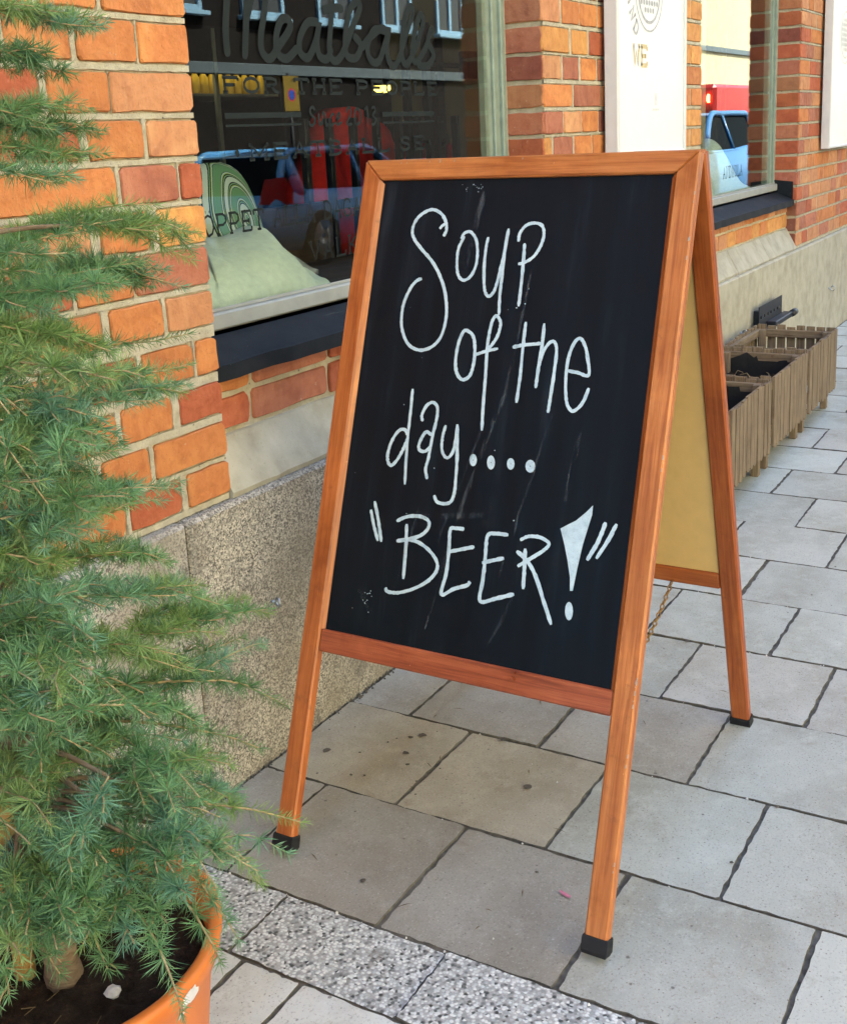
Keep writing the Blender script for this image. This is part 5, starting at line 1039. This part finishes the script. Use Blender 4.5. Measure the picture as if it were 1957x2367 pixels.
def cushion(c,r,label,rotz=.3):
    mb=MB(); nu,nv=32,16
    for j in range(nv+1):
        ph=math.pi*j/nv
        for i in range(nu):
            a=2*math.pi*i/nu; f=lambda q,p:math.copysign(abs(q)**p,q)
            mb.v.append((r[0]*f(math.sin(ph),.7)*f(math.cos(a),.6),r[1]*f(math.cos(ph),1.0),r[2]*f(math.sin(ph),.7)*f(math.sin(a),.6)))
    for j in range(nv):
        for i in range(nu): mb.f.append((j*nu+i,j*nu+(i+1)%nu,(j+1)*nu+(i+1)%nu,(j+1)*nu+i))
    o=mobj('cushion',mb.mesh('cushion',True),M['striped_cloth'],None,c,Matrix.Rotation(rotz,3,'Z')@Matrix.Rotation(-.25,3,'X')); return tag(o,label,'cushion')
cushion((.76,.60,1.00),(.19,.06,.165),'green cushion with black and white curved stripes behind the fleece',.35)
bc=MB(); bc.bbox((.05,.70,.40),(1.38,.74,1.02),.005); tag(bc.build('bench_back',M['dark_wood']),'dark wooden bench back behind the striped cushion','bench')
# black slatted rail with red cloth hanging behind it
rk=empty('slatted_rail',(1.9,.8,0),'black railing of upright bars behind the near window','railing')
for x in (1.40,1.53,1.67,1.81,1.95,2.08,2.22,2.36): MB().bbox((x-.011,.79,.021),(x+.011,.815,1.27),.002).build('bar',M['black_metal'],rk)
MB().bbox((1.36,.816,.30),(2.40,.84,.34),.002).build('rail',M['black_metal'],rk); MB().bbox((1.36,.816,.98),(2.40,.838,1.01),.002).build('rail',M['black_metal'],rk)
def cloth(x0,x1,y0,tops,label,seed):
    def fn(u,v,s):
        x=x0+(x1-x0)*u; top=interp(u,tops); y=y0+s*.10+.03*mnoise.noise(Vector((u*6,v*5,seed)))+.02*math.sin(u*19+seed)+.05*math.sin(v*math.pi)*(-1 if s==0 else 1); z=.55+(top-.55)*v+.01*mnoise.noise(Vector((u*9,v*3,seed+2)))
        return (x,y,z)
    return grid_obj('red_bag',fn,30,16,'red_cloth',None,label,'bag')
cloth(1.69,2.19,.98,[(0,1.08),(.12,1.20),(.42,1.315),(.7,1.29),(1,1.18)],'large bright red cloth bag behind the black bars, left one',1)
cloth(2.21,2.69,1.02,[(0,1.20),(.3,1.22),(.6,1.19),(.85,1.225),(1,1.14)],'bright red cloth bag behind the black bars, nearer the window jamb',5)
bx=MB(); bx.bbox((2.13,.86,1.175),(2.40,.97,1.255),.01); bx.bbox((2.40,.88,1.155),(2.47,.95,1.215),.02); tag(bx.build('camera_bag',M['black_metal']),'black box shaped bag lying on the red cloth','bag')
post=empty('timber_post',(2.6,1.0,0),'brown timber post with cross bar and dark box by the jamb','post')
MB().bbox((2.58,1.0,.021),(2.64,1.06,1.575),.004).build('upright',M['dark_wood'],post); MB().bbox((2.20,.985,1.465),(2.80,.9995,1.482),.002).build('cross_bar',M['dark_wood'],post); MB().bbox((2.735,.94,1.42),(2.835,.984,1.53),.004).build('box',M['black_metal'],post)
for x,lb in ((2.25,'thin dark upright pole before the beige wall, left one'),(2.40,'thin dark upright pole before the beige wall, right one')): tag(MB().bbox((x-.014,.93,1.012 if x>2.3 else 1.02),(x+.014,.955,1.62),.002).build('pole',M['black_metal']),lb,'pole')
# drinks fridge deep in the room
fg=empty('drinks_fridge',(3.7,3.3,0),'lit drinks fridge with shelves of yellow bottles deep in the shop','fridge')
MB().box((3.20,3.62,.1),(4.30,3.66,1.85)).build('back',M['room_dark'],fg)
for x in (3.18,4.30): MB().box((x,3.1,.1),(x+.03,3.65,1.85)).build('side',M['black_metal'],fg)
for z in (.10,.72,1.13,1.48,1.70): MB().box((3.211,3.12,z),(4.299,3.61,z+.015)).build('shelf',M['frame_white'],fg)
MB().bbox((3.25,3.13,1.672),(4.26,3.155,1.690),.004).build('light_tube',M['tube_glow'],fg); MB().box((3.19,3.095,1.60),(4.32,3.105,1.86)).build('header',M['black_metal'],fg); MB().box((3.69,3.09,.1),(3.72,3.11,1.85)).build('mullion',M['frame_white'],fg)
for i in range(14):
    x=3.27+.074*i; b=empty('bottle',(x,3.2,1.4951),'yellow bottle with red cap on the lit fridge shelf','bottle','bottles in the fridge')
    MB().lathe([(0,0),(.026,0),(.028,.01),(.028,.09),(.012,.115),(.012,.13),(0,.13)],(x,3.2,1.4952),10).build('body',M['bottle_yellow'],b,True); MB().lathe([(.0135,.112),(.0135,.135),(0,.135)],(x,3.2,1.4952),8).build('cap',M['cap_red'],b)
pd_=empty('pendant_lamp',(4.05,2.2,1.45),'small glowing yellow pendant lamp inside the shop','lamp')
MB().lathe([(0,0),(.03,.004),(.05,.02),(.055,.04),(.0,.042)],(4.05,2.2,1.445),16).build('globe',M['lamp_glow'],pd_,True); MB().tube([(4.05,2.2,1.486),(4.05,2.2,2.75)],.003,5).build('cord',M['black_metal'],pd_)
# things inside the far window
def fleece3(u,v,s):
    x=3.35+.95*u; top=interp(u,[(0,.90),(.25,.93),(.55,1.0),(.75,1.13),(1.0,.93)])-s*.02; return (x,.20+.16*v+.01*math.sin(u*9),.866+(top-.866)*math.sin(v*math.pi/2)**.8+.004*math.sin(u*21+v*8))
grid_obj('sheepskin',fleece3,34,16,'fleece',None,'cream fleece lying inside the far window','fleece')
bn=MB(); bn.bbox((2.86,.155,.835),(4.38,.40,.862),.004); tag(bn.build('window_bench',M['dark_wood']),'dark wooden bench board inside the far window','bench')
cu=MB(); k=40
for q in range(k+1): x=4.05+.62*q/k; y=.46+.02*math.sin(q*1.1); cu.v+=[(x,y,.2),(x,y,2.4),(x,y+.006,2.4),(x,y+.006,.2)]
for q in range(k):
    for c in range(4): cu.f.append((q*4+c,q*4+(c+1)%4,(q+1)*4+(c+1)%4,(q+1)*4+c))
tag(cu.build('curtain',M['dark_wood'],None,True),'dark brown curtain hanging inside the far window','curtain')
# ------------------------------------------------------------------ across the street (seen mirrored in the panes)
def house(name,label,x0,x1,h,wmat,fmat,pitch,ww,wh,z0,floors,off,pmat='pane_dark',band=None,y=-11.0):
    t=empty(name,((x0+x1)/2,y-4,0),label,'building')
    MB().box((x0,y-8,-.3),(x1,y,h)).build('wall',M[wmat],t); MB().box((x0-.2,y-8.2,h+.001),(x1+.2,y+.3,h+.25)).build('roof',M['black_metal'],t)
    if band: MB().bbox((x0,y+.001,band-.12),(x1,y+.09,band+.06),.01).build('string_course',M['stucco_grey'],t)
    for f in range(floors):
        x=x0+off
        while x+ww<x1-.3:
            z=z0+f*3.1
            w_=MB(); w_.bbox((x,y+.001,z),(x+.09,y+.06,z+wh),.008); w_.bbox((x+ww-.09,y+.001,z),(x+ww,y+.06,z+wh),.008); w_.bbox((x+.0901,y+.001,z+wh-.09),(x+ww-.0901,y+.06,z+wh),.008); w_.bbox((x+.0901,y+.001,z),(x+ww-.0901,y+.06,z+.09),.008); w_.bbox((x+ww/2-.05,y+.001,z+.0901),(x+ww/2+.05,y+.056,z+wh-.0901),.006)
            wo=w_.build('window',M[fmat],t)
            MB().box((x+.08,y+.0015,z+.08),(x+ww-.08,y+.02,z+wh-.08)).build('pane',M[pmat],wo); MB().bbox((x-.08,y+.001,z-.07),(x+ww+.08,y+.16,z-.001),.008).build('sill',M[fmat],wo)
            x+=pitch
    return t
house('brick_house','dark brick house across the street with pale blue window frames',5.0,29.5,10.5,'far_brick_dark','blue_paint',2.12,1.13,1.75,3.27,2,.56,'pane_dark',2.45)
house('rendered_house','sunlit cream rendered house farther along the opposite side',29.8,64,11,'stucco_cream','stucco_grey',6.0,1.3,1.6,6.4,1,2.0,'pane_dark',3.7)
house('rendered_house','warm rendered house straight across the street from the sign',-24,4.7,10.5,'stucco_warm','stucco_grey',2.6,1.2,1.6,1.0,3,.8,'pane_dark',3.9)
def car(x0,y,L,Hh,paint,label,lit=False,zr=-.13,flip=False,van=False):
    sx=-1 if flip else 1
    if flip: x0,L=x0+L,-L
    t=empty('parked_car',(x0+L/2,y,zr),label,'car','cars parked across the street')
    hw=.86; st=[(0,.34,.62,.74),(.02,.28,.90,.80),(.06,.22,.95,.84),(.20,.2,.96,.86),(.45,.2,.93,.86),(.66,.2,.92,.86),(.74,.2,.90,.85),(.90,.22,.80,.82),(.97,.26,.68,.76),(1.0,.36,.55,.62)]
    mb=MB(); n=10
    for f,zb,zt,w_ in st:
        zt=zt*Hh/1.42
        for yy,zz in ((-w_*.92,zb),(-w_,zb+.12),(-w_*1.02,(zb+zt)/2),(-w_*.97,zt-.06),(-w_*.86,zt),(w_*.86,zt),(w_*.97,zt-.06),(w_*1.02,(zb+zt)/2),(w_,zb+.12),(w_*.92,zb)): mb.v.append((x0+L*f,y+yy,zr+zz))
    for i in range(len(st)-1):
        for a in range(n): mb.f.append((i*n+a,(i+1)*n+a,(i+1)*n+(a+1)%n,i*n+(a+1)%n))
    mb.f.append(tuple(range(n))); mb.f.append(tuple((len(st)-1)*n+a for a in range(n))[::-1]); body=mb.build('body',M[paint],t,True)
    # greenhouse
    gs=[(.03,.94,.74,.0),(.12,.94,.78,.90),(.22,.94,.80,1.0),(.45,.94,.80,1.0),(.58,.93,.79,.93),(.74,.92,.76,.02)]
    bz=.92*Hh/1.42; mb=MB()
    def gp(f,k,sgn,ins=0): 
        w_=[g for g in gs if g[0]==f][0]; top=bz+(Hh-bz)*w_[3]; return (x0+L*f,y+sgn*((w_[2] if k==0 else w_[2]-.20*w_[3])-ins),zr+(bz-.03 if k==0 else top-.012))
    for g in gs:
        f=g[0]; mb.v+=[gp(f,0,-1,.02),gp(f,1,-1,.02),gp(f,1,1,.02),gp(f,0,1,.02)]
    for i in range(len(gs)-1):
        for a in range(3): mb.f.append((i*4+a,(i+1)*4+a,(i+1)*4+a+1,i*4+a+1))
    mb.build('glazing',M['car_glass'],t,False)
    for sgn in (-1,1):
        fr=MB(); pts=[gp(g[0],1,sgn) for g in gs]; fr.tube(catmull(pts,4),.045,6); fr.tube([gp(.12,0,sgn),gp(.12,1,sgn)],.07,6); fr.tube([gp(.45,0,sgn),gp(.45,1,sgn)],.028,6); fr.tube([gp(g[0],0,sgn) for g in gs],.025,6); fr.build('window_frame',M[paint],t,True)
    rf_=MB(); rs=[gp(f,1,s) for f in (.12,.22,.45,.58) for s in (-1,1)]; rf_.v=[(p[0],p[1],p[2]+.02) for p in rs]+[(p[0],p[1],p[2]-.01) for p in rs]
    for i in range(3): rf_.f.append((2*i,2*i+2,2*i+3,2*i+1)); rf_.f.append((8+2*i,8+2*i+1,8+2*i+3,8+2*i+2))
    rf_.f+= [(0,1,9,8),(6,14,15,7)]+[(2*i,8+2*i,8+2*i+2,2*i+2) for i in range(3)]+[(2*i+1,2*i+3,8+2*i+3,8+2*i+1) for i in range(3)]
    rf_.build('roof',M[paint],t)
    for f in (.19,.80):
        for sgn in (-1,1):
            wh=MB().lathe([(.20,-.10),(.29,-.105),(.315,-.06),(.315,.06),(.29,.105),(.20,.10)],(x0+L*f,y+sgn*.78,zr+.315),24,'y').build('wheel',M['tyre'],t,True)
            MB().lathe([(0,-.07),(.06,-.085),(.19,-.09),(.205,-.07),(.205,.07),(.19,.09),(.06,.085),(0,.07)],(x0+L*f,y+sgn*.78,zr+.315),18,'y').build('rim',M['alloy'],wh,True)
    for sgn in (-1,1):
        MB().add([(x0-sx*.005,y+sgn*.56,zr+.72),(x0+sx*.16,y+sgn*.885,zr+.72),(x0+sx*.19,y+sgn*.885,zr+.86),(x0+sx*.10,y+sgn*.845,zr+1.0),(x0+sx*.02,y+sgn*.64,zr+.98),(x0+sx*.2,y+sgn*.6,zr+.8)],[(0,1,2,3,4),(0,5,1),(1,5,2),(2,5,3),(3,5,4),(4,5,0)]).build('tail_light',M['brake_light' if lit else 'lens_red'],t)
        MB().add([(x0+L-sx*.03,y+sgn*.5,zr+.58),(x0+L-sx*.16,y+sgn*.83,zr+.60),(x0+L-sx*.30,y+sgn*.84,zr+.74),(x0+L-sx*.10,y+sgn*.5,zr+.70),(x0+L-sx*.3,y+sgn*.5,zr+.6)],[(0,1,2,3),(0,4,1),(1,4,2),(2,4,3),(3,4,0)]).build('headlight',M['lens_clear'],t)
    if van:
        MB().bbox((x0-.02,y-.84,zr+.45),(x0+L*.66,y+.84,zr+1.98),.06).build('load_body',M[paint],t)
        for sgn in (-1,1): MB().lathe([(0,.0),(.075,.0),(.075,.03),(0,.03)],(x0-.03,y+sgn*.70,zr+1.74),14,'y').build('brake_lamp',M['brake_light'],t)
    return t
car(8.15,-6.75,3.7,1.26,'car_blue','dark blue hatchback mirrored in the near window',zr=-.14)
car(3.9,-6.75,3.8,1.30,'car_blue','second dark blue car parked behind the mirrored hatchback',zr=-.14)
car(13.5,-4.15,4.2,1.46,'car_lightblue','light blue car mirrored in the far window',flip=True)
car(18.9,-5.4,4.6,1.9,'car_red','red van with lit tail lights mirrored in the far window',True,van=True)
sg=empty('parking_sign',(13.25,-9.5,-.02),'yellow rectangular no-parking sign on a thin post across the street','sign')
MB().tube([(13.25,-9.53,-.3),(13.25,-9.53,2.25)],.03,10).build('post',M['black_metal'],sg,True); MB().bbox((13.06,-9.495,1.68),(13.44,-9.485,2.2),.002).build('plate',M['sign_yellow'],sg)
MB().lathe([(0,0),(.10,0)],(13.25,-9.4845,1.92),24,'y').build('red_ring',M['sign_red'],sg); MB().lathe([(0,0),(.078,0)],(13.25,-9.484,1.92),24,'y').build('blue_disc',M['sign_blue'],sg)
